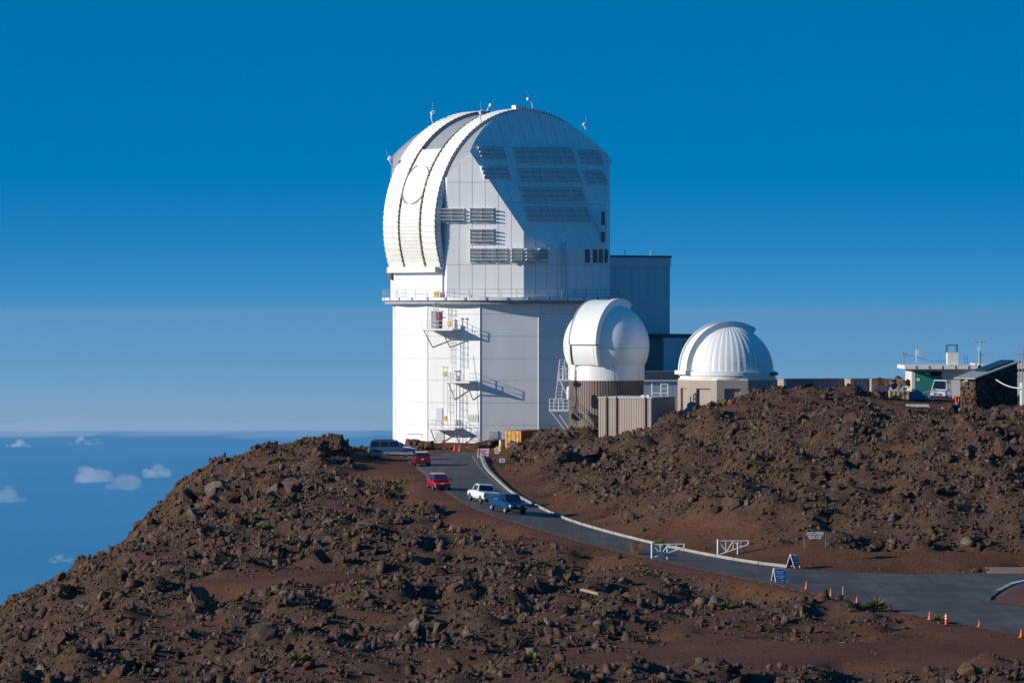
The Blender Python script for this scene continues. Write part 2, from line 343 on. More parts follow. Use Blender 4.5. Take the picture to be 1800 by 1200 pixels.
mid = (ER+EL)/2; a_, b_ = off(mid[10:34].copy(), EL[10:34], -.05, .05); strip(a_, b_, .005, 'road_line', mat('worn_paint', (0.11, 0.085, 0.075), .9, .4, 3), 1)
# ------------------------------------------------------------------ rocks
def rock_mat():
    m = bpy.data.materials.new('lava_rock'); m.use_nodes = True; t = m.node_tree; b = t.nodes['Principled BSDF']; N = t.nodes.new; L = t.links.new
    b.inputs['Roughness'].default_value = .92; b.inputs['Specular IOR Level'].default_value = .2
    tc = N('ShaderNodeTexCoord'); ge = N('ShaderNodeNewGeometry'); at = N('ShaderNodeAttribute'); at.attribute_name = 'tint'
    oi = N('ShaderNodeObjectInfo'); ad = N('ShaderNodeMath'); ad.operation = 'ADD'; L(at.outputs['Fac'], ad.inputs[0]); L(oi.outputs['Random'], ad.inputs[1])
    fr = N('ShaderNodeMath'); fr.operation = 'FRACT'; L(ad.outputs[0], fr.inputs[0])
    r = N('ShaderNodeValToRGB'); cr = r.color_ramp
    cr.elements[0].color = (0.06, 0.039, 0.03, 1); cr.elements[1].color = (0.23, 0.18, 0.142, 1)
    for p, c in ((.25, (0.12, 0.073, 0.05)), (.5, (0.163, 0.107, 0.075)), (.72, (0.143, 0.077, 0.052)), (.88, (0.18, 0.135, 0.107))):
        e = cr.elements.new(p); e.color = (*c, 1)
    L(fr.outputs[0], r.inputs[0])
    n = N('ShaderNodeTexNoise'); n.inputs['Scale'].default_value = 2.6; n.inputs['Detail'].default_value = 9; n.inputs['Roughness'].default_value = .72
    L(ge.outputs['Position'], n.inputs['Vector'])
    r2 = N('ShaderNodeValToRGB'); r2.color_ramp.elements[0].color = (.42, .39, .38, 1); r2.color_ramp.elements[1].color = (1.4, 1.38, 1.35, 1)
    r2.color_ramp.elements[0].position = .33; r2.color_ramp.elements[1].position = .68; L(n.outputs['Fac'], r2.inputs[0])
    mu = N('ShaderNodeMix'); mu.data_type = 'RGBA'; mu.blend_type = 'MULTIPLY'; mu.inputs[0].default_value = 1
    L(r.outputs[0], mu.inputs[6]); L(r2.outputs[0], mu.inputs[7]); L(mu.outputs[2], b.inputs['Base Color'])
    n3 = N('ShaderNodeTexNoise'); n3.inputs['Scale'].default_value = 6; n3.inputs['Detail'].default_value = 10; n3.inputs['Roughness'].default_value = .75; L(ge.outputs['Position'], n3.inputs['Vector'])
    bp = N('ShaderNodeBump'); bp.inputs['Strength'].default_value = .9; bp.inputs['Distance'].default_value = .3; L(n3.outputs['Fac'], bp.inputs['Height']); L(bp.outputs[0], b.inputs['Normal'])
    return m
ROCK = rock_mat()
def hull_rock(npts, seed, sub=0):
    g_ = np.random.default_rng(seed); q = g_.normal(size=(npts, 3)); q /= np.linalg.norm(q, axis=1)[:, None]; q *= g_.uniform(.5, 1.15, (npts, 1)); q *= g_.uniform(.6, 1.35, 3)*np.array([1, 1, .85])
    bm = bmesh.new()
    for p in q: bm.verts.new(p)
    h = bmesh.ops.convex_hull(bm, input=bm.verts[:]); bmesh.ops.delete(bm, geom=[v for v in bm.verts if not v.link_faces], context='VERTS')
    if sub:
        bmesh.ops.subdivide_edges(bm, edges=bm.edges[:], cuts=1, use_grid_fill=True); bmesh.ops.triangulate(bm, faces=bm.faces[:])
        for v in bm.verts: v.co += Vector(g_.normal(scale=.05, size=3))
    bmesh.ops.triangulate(bm, faces=bm.faces[:]); bm.verts.index_update()
    v = np.array([x.co[:] for x in bm.verts]); f = np.array([[w_.index for w_ in p.verts] for p in bm.faces]); bm.free(); return v, f
R2 = [hull_rock(12, 100+i) for i in range(16)]; R1 = [hull_rock(8, 200+i) for i in range(12)]; R3 = [hull_rock(13, 300+i, 1) for i in range(8)]
def rotm(n, r):
    q = r.normal(size=(n, 4)); q /= np.linalg.norm(q, axis=1)[:, None]; a, b, c, d = q.T
    return np.stack([np.stack([1-2*(c*c+d*d), 2*(b*c-a*d), 2*(b*d+a*c)], -1), np.stack([2*(b*c+a*d), 1-2*(b*b+d*d), 2*(c*d-a*b)], -1), np.stack([2*(b*d-a*c), 2*(c*d+a*b), 1-2*(b*b+c*c)], -1)], 1)
def scatter(n, r):
    Y = np.sqrt(r.uniform(228**2, 470**2, n)); X = r.uniform(-.148, .148, n)*Y; D, dr = density(X, Y)
    return X, Y, D, dr
def place_z(X, Y): 
    D, dr = density(X, Y); Z = hs(X, Y)
    return Z+D*roughness(X, Y)
r = np.random.default_rng(5)
def make_stuff(name, n, shapes, smin, smax, pw, keep_pow, bare_keep):
    X, Y, D, dr = scatter(n, r); keep = (r.random(n) < np.maximum(D**keep_pow, bare_keep*(dr > .5)*(np.hypot(X+1.4, Y-490) > 15.2))) & (dr > .35); X = X[keep]; Y = Y[keep]; D = D[keep]; n = len(X)
    s = smin*(1-r.random(n)*(1-(smin/smax)**pw))**(-1/pw); s = s*(0.5+.5*np.clip(D*1.3, 0, 1)); Z = place_z(X, Y)+s*r.uniform(-.25, .3, n)
    R = rotm(n, r); which = r.integers(0, len(shapes), n); V = []; F = []; T = []; base = 0; tint = r.random(n)
    for k, (v, f) in enumerate(shapes):
        id_ = np.nonzero(which == k)[0]
        if not len(id_): continue
        q = np.einsum('nij,vj->nvi', R[id_], v)*s[id_, None, None]+np.stack([X[id_], Y[id_], Z[id_]], 1)[:, None]
        V.append(q.reshape(-1, 3)); F.append((f[None]+base+(np.arange(len(id_))*len(v))[:, None, None]).reshape(-1, 3)); T.append(np.repeat(tint[id_], len(v))); base += len(id_)*len(v)
    V = np.vstack(V); F = np.vstack(F); T = np.concatenate(T)
    me = bpy.data.meshes.new(name); me.vertices.add(len(V)); me.vertices.foreach_set('co', V.ravel()); me.loops.add(F.size); me.loops.foreach_set('vertex_index', F.ravel().astype(np.int32))
    me.polygons.add(len(F)); me.polygons.foreach_set('loop_start', (np.arange(len(F))*3).astype(np.int32)); me.polygons.foreach_set('loop_total', np.full(len(F), 3, np.int32))
    at = me.attributes.new('tint', 'FLOAT', 'POINT'); at.data.foreach_set('value', T.astype(np.float32)); me.update()
    o = mk(name, me, ROCK); tag(o, kind='stuff'); print(name, n, len(F)); return o
o = make_stuff('lava_rubble', 76000, R2, .13, .75, 2.05, 1.0, .02); tag(o, 'brown lava rubble strewn over the slopes', 'rubble')
o = make_stuff('lava_gravel', 105000, R1, .06, .22, 1.4, .6, .25); tag(o, 'small broken lava stones between the larger rocks', 'gravel')
# the largest boulders, each its own object
RM = []
for i, (v, f) in enumerate(R3):
    me = bpy.data.meshes.new('boulder'); me.from_pydata(v.tolist(), [], f.tolist()); me.update(); me.materials.append(ROCK); RM.append(me)
def boulder(x, y, s, i=None, label='rugged brown lava boulder lying among rubble on the slope', group='boulders on the lava slopes', sq=(1, 1, 1), sink=.25, name='boulder', tint=None):
    o = bpy.data.objects.new(name, RM[random.randrange(8) if i is None else i]); COL.objects.link(o)
    z = float(place_z(np.array([x]), np.array([y]))[0]); o.location = (x, y, z+s*(.5-sink)*.8); o.scale = (s*sq[0], s*sq[1], s*sq[2])
    o.rotation_euler = (random.uniform(-.5, .5), random.uniform(-.5, .5), random.uniform(0, 6.28)); tag(o, label, 'boulder', group); return o
X, Y, D, dr = scatter(4000, r); k = np.nonzero((D > .72) & (dr > 3))[0][:285]
for i in k: boulder(float(X[i]), float(Y[i]), random.choice((.45, .5, .55, .6, .65, .7, .8, .9, 1.0, 1.15)), sq=(random.uniform(.8, 1.25), random.uniform(.8, 1.25), random.uniform(.65, 1.1)))
def at_px(px, py):          # ground point seen at a photo pixel (march along the ray on the smooth ground)
    Ys = np.linspace(228, 520, 1500); Xs = (px-900)/FPX*Ys; Zr = -(py-EYE)/FPX*Ys; d = Zr-hs(Xs, Ys); i = np.nonzero(d < 0)[0]
    i = i[0] if len(i) else len(Ys)-1; return float(Xs[i]), float(Ys[i])
for (px, py, s, lab) in [(1118, 972, .95, 'round dark boulder on the road shoulder beside the white swing gate'), (940, 1040, 1.2, None), (975, 1025, 1.3, None), (1500, 745, 1.1, None), (1610, 740, 1.2, None),
        (1700, 765, 1.1, None), (1560, 850, 1.3, None), (1755, 800, 1.4, None), (1180, 800, 1.5, None), (640, 940, 1.2, None), (512, 890, 1.5, None), (430, 870, 1.3, None), (390, 870, 1.2, None), (330, 872, 1.3, None), (315, 880, 1.1, None), (585, 965, 1.2, None), (700, 930, 1.1, None)]:
    x, y = at_px(px, py)
    if lab: o = boulder(x, y, s, 5, lab, None, (1.1, 1.0, .8), .12); o.rotation_euler = (0.1, 0, .6); o.location.z = h1(x, y)+s*.38
    else: boulder(x, y, s)

for (px, py, Y, s) in ((702, 782, 470, 1.0), (716, 779, 471, 1.3), (730, 778, 470, 1.1), (745, 776, 469, 1.5), (757, 781, 467, 1.0), (724, 784, 466, .8), (738, 785, 465, .7), (850, 778, 468, 1.0), (860, 774, 468, 1.3), (868, 776, 466, 1.0), (843, 783, 465, .6), (1560, 672, 476, .8), (1568, 666, 478, .7), (1577, 664, 478, .8), (1586, 668, 476, .8), (1594, 671, 476, .6), (1549, 669, 480, .8), (1541, 672, 480, .6), (1572, 674, 474, .7), (1583, 676, 473, .7), (1591, 680, 472, .6)):
    p = P(px, py, Y); o = boulder(p.x, p.y, s, None, 'dark lava boulder heaped against the observatory foot' if px < 900 else 'dark boulder of the rock heap beside the white building', 'boulders heaped by the observatory' if px < 900 else 'boulders of the ridge heap', (1, 1, .85)); o.location.z = p.z-s*.3

for k in range(20):
    px = 304+k*13.5+random.uniform(-6, 6); py = 868+random.uniform(-14, 20); x, y = at_px(px, py); boulder(x, y, random.uniform(.8, 1.45), None, 'large blocky boulder of the outcrop at the left hill shoulder', 'boulders of the hill shoulder outcrop', (random.uniform(.8, 1.2), 1, random.uniform(.8, 1.15)))
# ------------------------------------------------------------------ sea far below
def sea():
    R = 6371000.0; H = 3050.0; rs = np.r_[0, np.geomspace(2000, 330000, 60)]; n = 180; v = [(0, 0, -H)]; f = []
    for r_ in rs[1:]:
        for k in range(n): t = 2*math.pi*k/n; v.append((r_*math.sin(t), r_*math.cos(t), -H-r_*r_/(2*R)))
    for k in range(n): f.append((0, 1+k, 1+(k+1) % n))
    for j in range(len(rs)-2):
        for k in range(n): a = 1+j*n; f.append((a+k, a+n+k, a+n+(k+1) % n, a+(k+1) % n))
    me = bpy.data.meshes.new('sea'); me.from_pydata(v, [], f); me.update()
    m = mat('sea_water', (0.06, 0.33, 0.60), 0.35, 0.25, 0.00006, spec=0.5); tag(mk('sea', me, m, smooth=True), kind='structure')
sea()
# ------------------------------------------------------------------ main observatory
OC = Vector(((881-900)*490/FPX, 490.0, 0.0)); OX, OY = OC.x, OC.y
def pol(deg, r, z=0.0): d = dirv(deg); return Vector((OX+d.x*r, OY+d.y*r, z))
obs = thing('observatory', 'tall white solar observatory with rotating ribbed dome above the road', 'observatory', (OX, OY, -17.0))
OM = Matrix.Translation(-Vector((OX, OY, -17.0)))
def part(mb, name, m, parent=None, smooth=False):
    o = mb.build(name, m, None, smooth); o.data.transform(OM); o.parent = parent or obs; return o
def pmesh(bm, name, m, parent=None):
    me = bpy.data.meshes.new(name); bm.to_mesh(me); bm.free(); me.transform(OM); return mk(name, me, m, parent or obs)
# --- lower 12-sided building
RB = 13.95; BV = [-40.6+30*i for i in range(12)]
core = part(MB().prism([pol(a, RB-.06)[:2] for a in BV], -20.5, 1.2), 'base_core', SEAM)
ZB = [-20.5, -17.0, -14.15, -11.4, -8.65, -5.95, -3.2, -.5, 1.15]
for i in range(12):
    a, b = pol(BV[i], RB), pol(BV[(i+1) % 12], RB); n = (a+b)/2-OC; n.z = 0; n.normalize(); u = (b-a).normalized(); L = (b-a).length
    for j in range(len(ZB)-1):
        c = (a+b)/2; c.z = (ZB[j]+ZB[j+1])/2
        part(MB().obox(c-n*.03, u, UP, n, L/2-.012, (ZB[j+1]-ZB[j])/2-.018, .04), 'wall_panel', WHITE)
    part(MB().bar(Vector((a.x, a.y, -20)), Vector((a.x, a.y, 1.15)), .07, 8), 'corner_trim', WHITE)
def face_frame(deg_mid):       # plane of a base facet: point, normal, tangent
    n = dirv(deg_mid); ap = RB*math.cos(math.radians(15)); return OC+n*(ap+.012), n, Vector((-n.y, n.x, 0))
F1 = face_frame(-55.6); F2 = face_frame(-25.6); F3 = face_frame(4.4); F4 = face_frame(34.4)
def onf(F, px, py): return ray_plane(px, py, F[0], F[1])
def frect(F, x0, x1, y0, y1):    # centre, half width, half height on a facet from photo pixels
    a = onf(F, x0, y0); b = onf(F, x1, y1); return (a+b)/2, abs((b-a).dot(F[2]))/2, abs(b.z-a.z)/2
# --- catwalk ring
RR = 15.05
part(MB().lathe([(13.2, 1.2), (RR, 1.2), (RR, 1.55), (13.2, 1.55), (13.2, 1.2)], 72, OC), 'catwalk', CREAM)
part(MB().lathe([(13.0, .75), (RR-.35, .75), (RR-.35, 1.2), (13.0, 1.2)], 72, OC), 'catwalk_beam', SEAM)
rail = MB()
for zz in (2.05, 2.55): rail.path([pol(k*5, RR-.08, zz) for k in range(73)], .025, 4)
part(rail, 'handrail', STEEL)
for k in range(48): part(MB().bar(pol(k*7.5, RR-.08, 1.5), pol(k*7.5, RR-.08, 2.58), .035, 5), 'rail_post', STEEL)
for k in range(36): part(MB().obox(pol(k*10+3, RR+.02, 1.42), dirv(k*10+93), UP, dirv(k*10+3), .12, .16, .06), 'catwalk_bracket', SEAM)
# --- rotating dome body: octagonal drum cut by two sloping cheeks and the shutter arch
RD = 14.35; AZA = -51.0; AZB = 39.0; da = dirv(AZA); db = dirv(AZB)
ZC = 10.45; RS = 14.75
va = [-74.5, -27.5, 11.3]; arc = [11.3+55.4*k/10 for k in range(11)]
def cr(t): k = abs(t-39)/27.7; return RD*(.968+.032*k*k)
half = [(-74.5, RD), (-27.5, RD)]+[(t, cr(t)) for t in arc]
plan = [pol(t, r_) for t, r_ in half]+[pol(t+180, r_) for t, r_ in half]
def ab(p): q = p-OC; return q.dot(da), q.dot(db)
bm = bmesh.new()
mb = MB().prism([p[:2] for p in plan], 1.55, 27.0); me = bpy.data.meshes.new('t'); me.from_pydata(mb.v, [], mb.f); bm.from_mesh(me); bmesh.ops.recalc_face_normals(bm, faces=bm.faces)
TS = .5; cn = (db*1+UP*TS).normalized(); cn2 = (-db+UP*TS).normalized()
CB0, CZ0 = 12.45, 10.15
cp1 = OC+db*CB0+UP*CZ0; cp2 = OC-db*CB0+UP*CZ0
cuts = [(cp1, cn), (cp2, cn2)]
NA = 40
for k in range(NA):            # arch of the shutter above its centre
    t = math.radians(-4+188*(k+.5)/NA); nn = da*math.cos(t)+UP*math.sin(t); cuts.append((OC+UP*ZC+nn*(RS-.35)*math.cos(math.radians(94/NA)), nn))
for p, n in cuts:
    if n.z < 0.02 and n is not cn: continue
    r_ = bmesh.ops.bisect_plane(bm, geom=bm.verts[:]+bm.edges[:]+bm.faces[:], plane_co=p, plane_no=n, clear_outer=True)
    ed = [e for e in bm.edges if e.is_boundary]
    if ed: bmesh.ops.contextual_create(bm, geom=ed)
bmesh.ops.recalc_face_normals(bm, faces=bm.faces)
body = bm
bcore = body.copy(); bmesh.ops.scale(bcore, vec=(.9955, .9955, 1), verts=bcore.verts, space=Matrix.Translation(-OC))
bmesh.ops.translate(bcore, vec=(0, 0, -.05), verts=bcore.verts)
pmesh(bcore, 'dome_core', SEAM)
def faces_like(fn):
    b2 = body.copy(); b2.faces.ensure_lookup_table(); bmesh.ops.delete(b2, geom=[f for f in b2.faces if not fn(f)], context='FACES'); return b2
def panels(patch, u, s0, s1, step, zcuts, name, m, gap=.022, thick=.03):
    s = s0
    while s < s1:
        for z0, z1 in zip(zcuts[:-1], zcuts[1:]):
            q = clip(patch, [(OC+u*(s+gap), -u), (OC+u*(s+step-gap), u), (Vector((0, 0, z0+gap)), -UP), (Vector((0, 0, z1-gap)), UP)])
            if q.faces:
                o = panel_from(q, thick, name, m, None); o.data.transform(OM); o.parent = obs
            else: q.free()
        s += step
    patch.free()
ZD = [1.55, 5.6, 27]
def vert(f): return abs(f.normal.z) < .02
for nd, step in ((AZA, 1.9), (-8.1, 1.62), (86.1, 1.62), (129, 1.9), (171.9, 1.62), (-93.9, 1.62)):
    d = dirv(nd); u = Vector((-d.y, d.x, 0)); panels(faces_like(lambda f: vert(f) and f.normal.dot(d) > .985), u, -8.1, 8.1, step, [1.55, 5.6, 15.7, 27] if nd == -8.1 else ZD, 'wall_panel', WHITE)
for sgn in (1, -1):
    d = db*sgn; u = Vector((-d.y, d.x, 0)); panels(faces_like(lambda f: vert(f) and f.normal.dot(d) > .86), u, -8.2, 8.2, 1.5, ZD, 'wall_panel', WHITE)
    cc = cn if sgn > 0 else cn2
    panels(faces_like(lambda f: f.normal.dot(cc) > .995), u, -14, 14, 1.75, [1.55, 13.2, 27], 'cheek_panel', WHITE)
body.free()
# --- shutter band over the arch: three strips of ribbed segments
def seg(b0, b1, t0, t1, r0, r1, tilt=0.0):
    mbx = MB(); i = 0
    q = []
    for (t, dr_) in ((t0, 0.0), (t1, tilt)):
        n = da*math.cos(t)+UP*math.sin(t)
        for b in (b0, b1):
            for rr in (r0, r1+dr_): q.append(OC+UP*ZC+n*rr+db*b)
    mbx.v = [tuple(x) for x in q]; mbx.f = [(0,1,3,2),(4,6,7,5),(0,4,5,1),(2,3,7,6),(1,5,7,3),(0,2,6,4)]; return mbx
TB0, TB1 = -22.0, 152.0
def strip_segs(b0, b1, r0, r1, t0, t1, dt, name, m, tilt):
    n = int(round((t1-t0)/dt))
    for k in range(n):
        a = math.radians(t0+(t1-t0)*k/n+.06); b = math.radians(t0+(t1-t0)*(k+1)/n-.06); part(seg(b0, b1, a, b, r0, r1, tilt), name, m)
strip_segs(2.55, 5.25, RS-1.0, RS-.05, TB0, TB1, 2.7, 'shutter_panel', CREAM, .11)
strip_segs(-5.2, -2.2, RS-1.0, RS-.05, TB0, TB1, 2.7, 'shutter_panel', CREAM, .11)
strip_segs(-2.05, 2.0, RS-.7, RS-.22, TB0+1, 8, 1.7, 'shutter_slat', CREAM, .10)      # lower ribbed door
part(seg(-2.05, 2.0, math.radians(8.1), math.radians(15), RS-.7, RS-.18), 'aperture_plate', WHITE2)
for k in range(7): part(seg(-2.05, 2.0, math.radians(15.05+2.9*k), math.radians(17.9+2.9*k), RS-.7, RS-.18), 'aperture_plate', WHITE2)
strip_segs(-2.05, 2.0, RS-.7, RS-.2, 35.4, 41, 1.9, 'shutter_slat', CREAM, .06)
strip_segs(-2.05, 2.0, RS-1.9, RS-1.5, 41.2, 110, 2.4, 'recessed_rib', mat('recess_tan', (.50, .43, .36), .7, .2, 2), .16)
strip_segs(-2.05, 2.0, RS-.7, RS-.2, 110, TB1, 4.0, 'shutter_panel', CREAM, .08)
part(MB().obox(OC+UP*ZC, da, db, UP, 1, 1, 1), 'arch_hub', SEAM)
for b in (-2.12, 2.12):
    ar2 = MB(); pts = []
    for k in range(121): t = math.radians(TB0+(TB1-TB0)*k/120); pts.append(OC+UP*ZC+(da*math.cos(t)+UP*math.sin(t))*(RS-.12)+db*b)
    ar2.path(pts, .09, 4); part(ar2, 'shutter_seal', mat('dark_seal', (.10, .085, .075), .8, .3, 3))
for k in range(95):
    t = math.radians(TB0+2+k*.72*1.0); n = da*math.cos(t)+UP*math.sin(t); tt = da*-math.sin(t)+UP*math.cos(t)
    if k % 5 != 4: part(MB().obox(OC+UP*ZC+n*(RS-.0)+db*(2.32+(.06 if k % 2 else -.06)), db, tt, n, .16, .075, .06), 'chain_link', BROWN)
for k in range(100):
    t = math.radians(TB0+2+k*1.72); n = da*math.cos(t)+UP*math.sin(t); part(MB().obox(OC+UP*ZC+n*(RS-.16)+db*5.29, db, UP, n, .05, .05, .09), 'edge_bolt', DARK)
# aperture cover disc
t = math.radians(20.6); n = da*math.cos(t)+UP*math.sin(t); tt = da*-math.sin(t)+UP*math.cos(t); c = OC+UP*ZC+n*(RS-.32)+db*.1
dm = MB(); N = 48
for rr, hh in ((0.01, .22), (2.45, .22), (2.55, .18), (2.55, 0)):
    for k in range(N): a = 2*math.pi*k/N; dm.v.append(tuple(c+db*(rr*.9*math.cos(a))+tt*(rr*math.sin(a))+n*hh))
for j in range(3):
    for k in range(N): dm.f.append((j*N+k, j*N+(k+1) % N, (j+1)*N+(k+1) % N, (j+1)*N+k))
part(dm, 'aperture_cover', WHITE)
rim = MB(); rim.path([c+db*(2.68*.9*math.cos(a))+tt*(2.68*math.sin(a))+n*.2 for a in [math.pi*(.62+.75*k/30) for k in range(31)]], .09, 5); part(rim, 'aperture_rim', SEAM)
# sill under the shutter
part(MB().obox(OC+UP*5.0+da*13.6, db, UP, da, 4.9, .35, .8), 'shutter_sill', CREAM)
part(MB().obox(OC+UP*4.6+da*13.35-db*5.2, db, UP, da, .35, .8, .4), 'shutter_sill_end', BROWN)
part(MB().obox(OC+UP*3.3+da*13.32, db, UP, da, 5.1, 1.7, .12), 'sill_panel', WHITE)
# --- louvre vents
slat_me = {}
def louvre(c, u, v, n, wd, ht, ns, proj, name='vent'):
    o = part(MB().obox(c+n*.02, u, v, n, wd/2, ht/2, .05), name, mat('vent_dark', (.55, .56, .58), .7, .2, 2))
    fr = MB()
    for s in (-1, 1): fr.obox(c+u*(s*wd/2)+n*.06, u, v, n, .05, ht/2+.05, .09); fr.obox(c+v*(s*ht/2)+n*.06, u, v, n, wd/2-.05, .05, .09)
    f = part(fr, 'vent_frame', WHITE2, o)
    for k in range(ns):
        cc = c+v*(ht*((k+.5)/ns-.5)); sd = (n*.94+v*.34).normalized(); sn = sd.cross(u)
        part(MB().obox(cc+n*.08+sd*(proj/2), u, sd, sn, wd/2-.06, proj/2, .022), 'slat', WHITE2, o)
    for s in (-1, 1):
        a = MB()
        for k in range(ns):
            cc = c+v*(ht*((k+.5)/ns-.5))+u*(s*(wd/2-.03)); sd = (n*.94+v*.34).normalized(); a.obox(cc+n*.08+sd*(proj/2), u, sd, sd.cross(u), .025, proj/2+.05, .07)
        part(a, 'slat_arm', WHITE2, o)
nB = dirv(-8.1); uB = Vector((-nB.y, nB.x, 0)); pB = OC+nB*(RD*math.cos(math.radians(19.4))+.03)
for (xs, y0, y1) in (((774, 795), 367, 392), ((826, 847), 366, 392), ((826, 847), 403, 429), ((826, 847, 871), 437, 462)):
    for x in xs:
        a = ray_plane(x+1, y0, pB, nB); b = ray_plane(x+20, y1, pB, nB); louvre((a+b)/2, uB, UP, nB, 1.35, abs(a.z-b.z), 4, .62)
nC = dirv(21); 
for x in (897, 920, 943):
    pC = OC+dirv(12.5+(x-897)*.28)*(RD*.995); nn = dirv(8 if x < 915 else 21); a = ray_plane(x+1, 437, pC, nn); b = ray_plane(x+20, 462, pC, nn)
    louvre((a+b)/2+nn*.05, Vector((-nn.y, nn.x, 0)), UP, nn, 1.3, abs(a.z-b.z), 4, .62)
uC = Vector((-db.y, db.x, 0)); vC = cn.cross(uC)*-1; vC = vC if vC.z > 0 else -vC; pc = cp1+cn*.06
def cheek_bays(x0, x1, y0, y1, nc):
    for k in range(nc):
        xa = x0+(x1-x0)*k/nc; xb = x0+(x1-x0)*(k+1)/nc
        a = ray_plane(xa, (y0+y1)/2, pc, cn); b = ray_plane(xb, (y0+y1)/2, pc, cn); t_ = ray_plane((xa+xb)/2, y0, pc, cn); bo = ray_plane((xa+xb)/2, y1, pc, cn)
        louvre((a+b)/2, uC, vC, cn, abs((b-a).dot(uC))-.08, abs((t_-bo).dot(vC)), 3, .26)
for a in ((841, 887, 259, 281, 2), (847, 894, 293, 315, 2), (904, 1008, 260, 288, 5), (1018, 1056, 265, 289, 2), (911, 1017, 297, 322, 5), (1027, 1063, 300, 324, 2), (917, 1025, 330, 355, 5), (923, 1035, 364, 390, 5)): cheek_bays(*a)
# dark tall vents on the shaded side
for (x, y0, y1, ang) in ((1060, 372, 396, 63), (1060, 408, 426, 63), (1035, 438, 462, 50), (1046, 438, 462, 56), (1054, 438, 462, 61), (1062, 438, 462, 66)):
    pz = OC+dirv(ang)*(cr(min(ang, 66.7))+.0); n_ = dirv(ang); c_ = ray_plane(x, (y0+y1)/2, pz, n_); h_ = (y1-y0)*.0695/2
    part(MB().obox(pz*1+UP*(c_.z-pz.z)+n_*.05, Vector((-n_.y, n_.x, 0)), UP, n_, .42, h_, .06), 'side_vent', mat('vent_charcoal', (.12, .13, .15), .6, .2, 2))  # side vents share one dark grey colour
n_ = dirv(33); pz = OC+n_*(cr(33)+.05)
cg = MB(); lad = MB()
for k in range(9): lad.bar(pz+UP*(5.8+k*.3)-n_.cross(UP)*.25+n_*.25, pz+UP*(5.8+k*.3)+n_.cross(UP)*.25+n_*.25, .03, 4)
for s in (-1, 1): lad.bar(pz+UP*1.6+n_.cross(UP)*.28*s+n_*.25, pz+UP*8.6+n_.cross(UP)*.28*s+n_*.25, .035, 4)
part(lad, 'service_ladder', STEEL)
# --- lamp arms along the arch edge
def davit(p, u, n, sc_=1.0):
    o = MB(); o.path([p, p+n*.7+u*.1, p+n*1.15+u*.45], .07, 6); o.obox(p+n*1.2+u*.62, u, n, u.cross(n), .28, .16, .16); a = part(o, 'lamp_arm', WHITE2)
    part(MB().bar(p+n*1.3+u*.5, p+n*2.3+u*1.25, .02, 4), 'whip_antenna', SEAM, a)
for (tdeg, b, s) in ((93, 5.3, 1), (60, 5.3, -1), (128, 5.3, 1), (63, -5.5, -1), (98, -5.5, -1), (30, -5.5, -1), (150, 5.3, 1)):
    t = math.radians(tdeg); n = da*math.cos(t)+UP*math.sin(t); davit(OC+UP*ZC+n*(RS)+db*b, (da*-math.sin(t)+UP*math.cos(t))*(1 if s < 0 else -1), n)
part(MB().obox(OC+UP*(ZC+RS+.15)+db*4.6+da*.8, da, db, UP, .9, .4, .25), 'roof_box', WHITE2)
# --- doors, grilles, platforms and ladders on the lower building
def fbox(F, x0, x1, y0, y1, out, name, m, parent=None):
    c, hw, hh = frect(F, x0, x1, y0, y1); return part(MB().obox(c+F[1]*out, F[2], UP, F[1], hw, hh, .05), name, m, parent)
GREYP = mat('grey_door', (.55, .57, .60), .5, .1, 2)
d1 = fbox(F2, 758.5, 777, 547.5, 579, .02, 'doorway', DARK); fbox(F2, 758.5, 768, 549, 579, .09, 'door_leaf', mat('door_grey', (.28, .29, .31), .5, .15, 2), d1)
fbox(F2, 757.5, 778, 546, 548, .07, 'door_lintel', STEEL, d1)
fbox(F2, 767, 778, 717, 748, .03, 'door', GREYP); fbox(F1, 719, 742, 763, 790, .0, 'roller_door', WHITE2); fbox(F1, 718, 743, 761, 763.5, .06, 'door_canopy', SEAM)
def grille(F, x0, x1, y0, y1):
    g_ = fbox(F, x0, x1, y0, y1, .0, 'wall_grille', SEAM); c, hw, hh = frect(F, x0, x1, y0, y1)
    for k in range(6): part(MB().obox(c+UP*(hh*(2*(k+.5)/6-1))+F[1]*.07, F[2], (UP*.8-F[1]*.6), F[1], hw, hh/9, .02), 'grille_slat', WHITE2, g_)
for a in ((F2, 822, 841, 728, 741), (F2, 826, 842, 759, 776), (F2, 765, 781, 759, 776), (F3, 858, 875, 757, 770), (F4, 957, 972, 754, 766)): grille(*a)
def platform(F, x0, x1, y, depth, struts, gate=None):
    n, u = F[1], F[2]; a = onf(F, x0, y); b = onf(F, x1, y); L = (b-a).dot(u); a.z = b.z = (a.z+b.z)/2
    o = part(MB().obox((a+b)/2+n*(depth/2), u, UP, n, abs(L)/2, .10, depth/2), 'platform', CREAM)
    part(MB().obox((a+b)/2+n*(depth/2)-UP*.13, u, UP, n, abs(L)/2-.15, .05, depth/2-.1), 'platform_grating', SEAM, o)
    rl = MB(); c1 = a+n*depth; c2 = b+n*depth
    for h in (.55, 1.08): rl.path([a+UP*h+n*.1, c1+UP*h, c2+UP*h, b+UP*h+n*.1], .028, 5)
    part(rl, 'handrail', WHITE2, o)
    posts = [a+n*(depth*k/2) for k in range(3)]+[c1+(c2-c1)*(k/4) for k in range(1, 5)]+[b+n*(depth*k/2) for k in range(2)]
    for p in posts: part(MB().bar(p, p+UP*1.1, .03, 5), 'rail_post', WHITE2, o)
    for fr_ in struts:
        p = a+(b-a)*fr_; part(MB().bar(p+n*(depth-.15)-UP*.1, p-UP*2.2+n*.02, .07, 6), 'strut', SEAM, o); part(MB().bar(p-UP*.12, p+n*(depth-.1)-UP*.12, .06, 6), 'strut', SEAM, o)
    return a, b, n, u
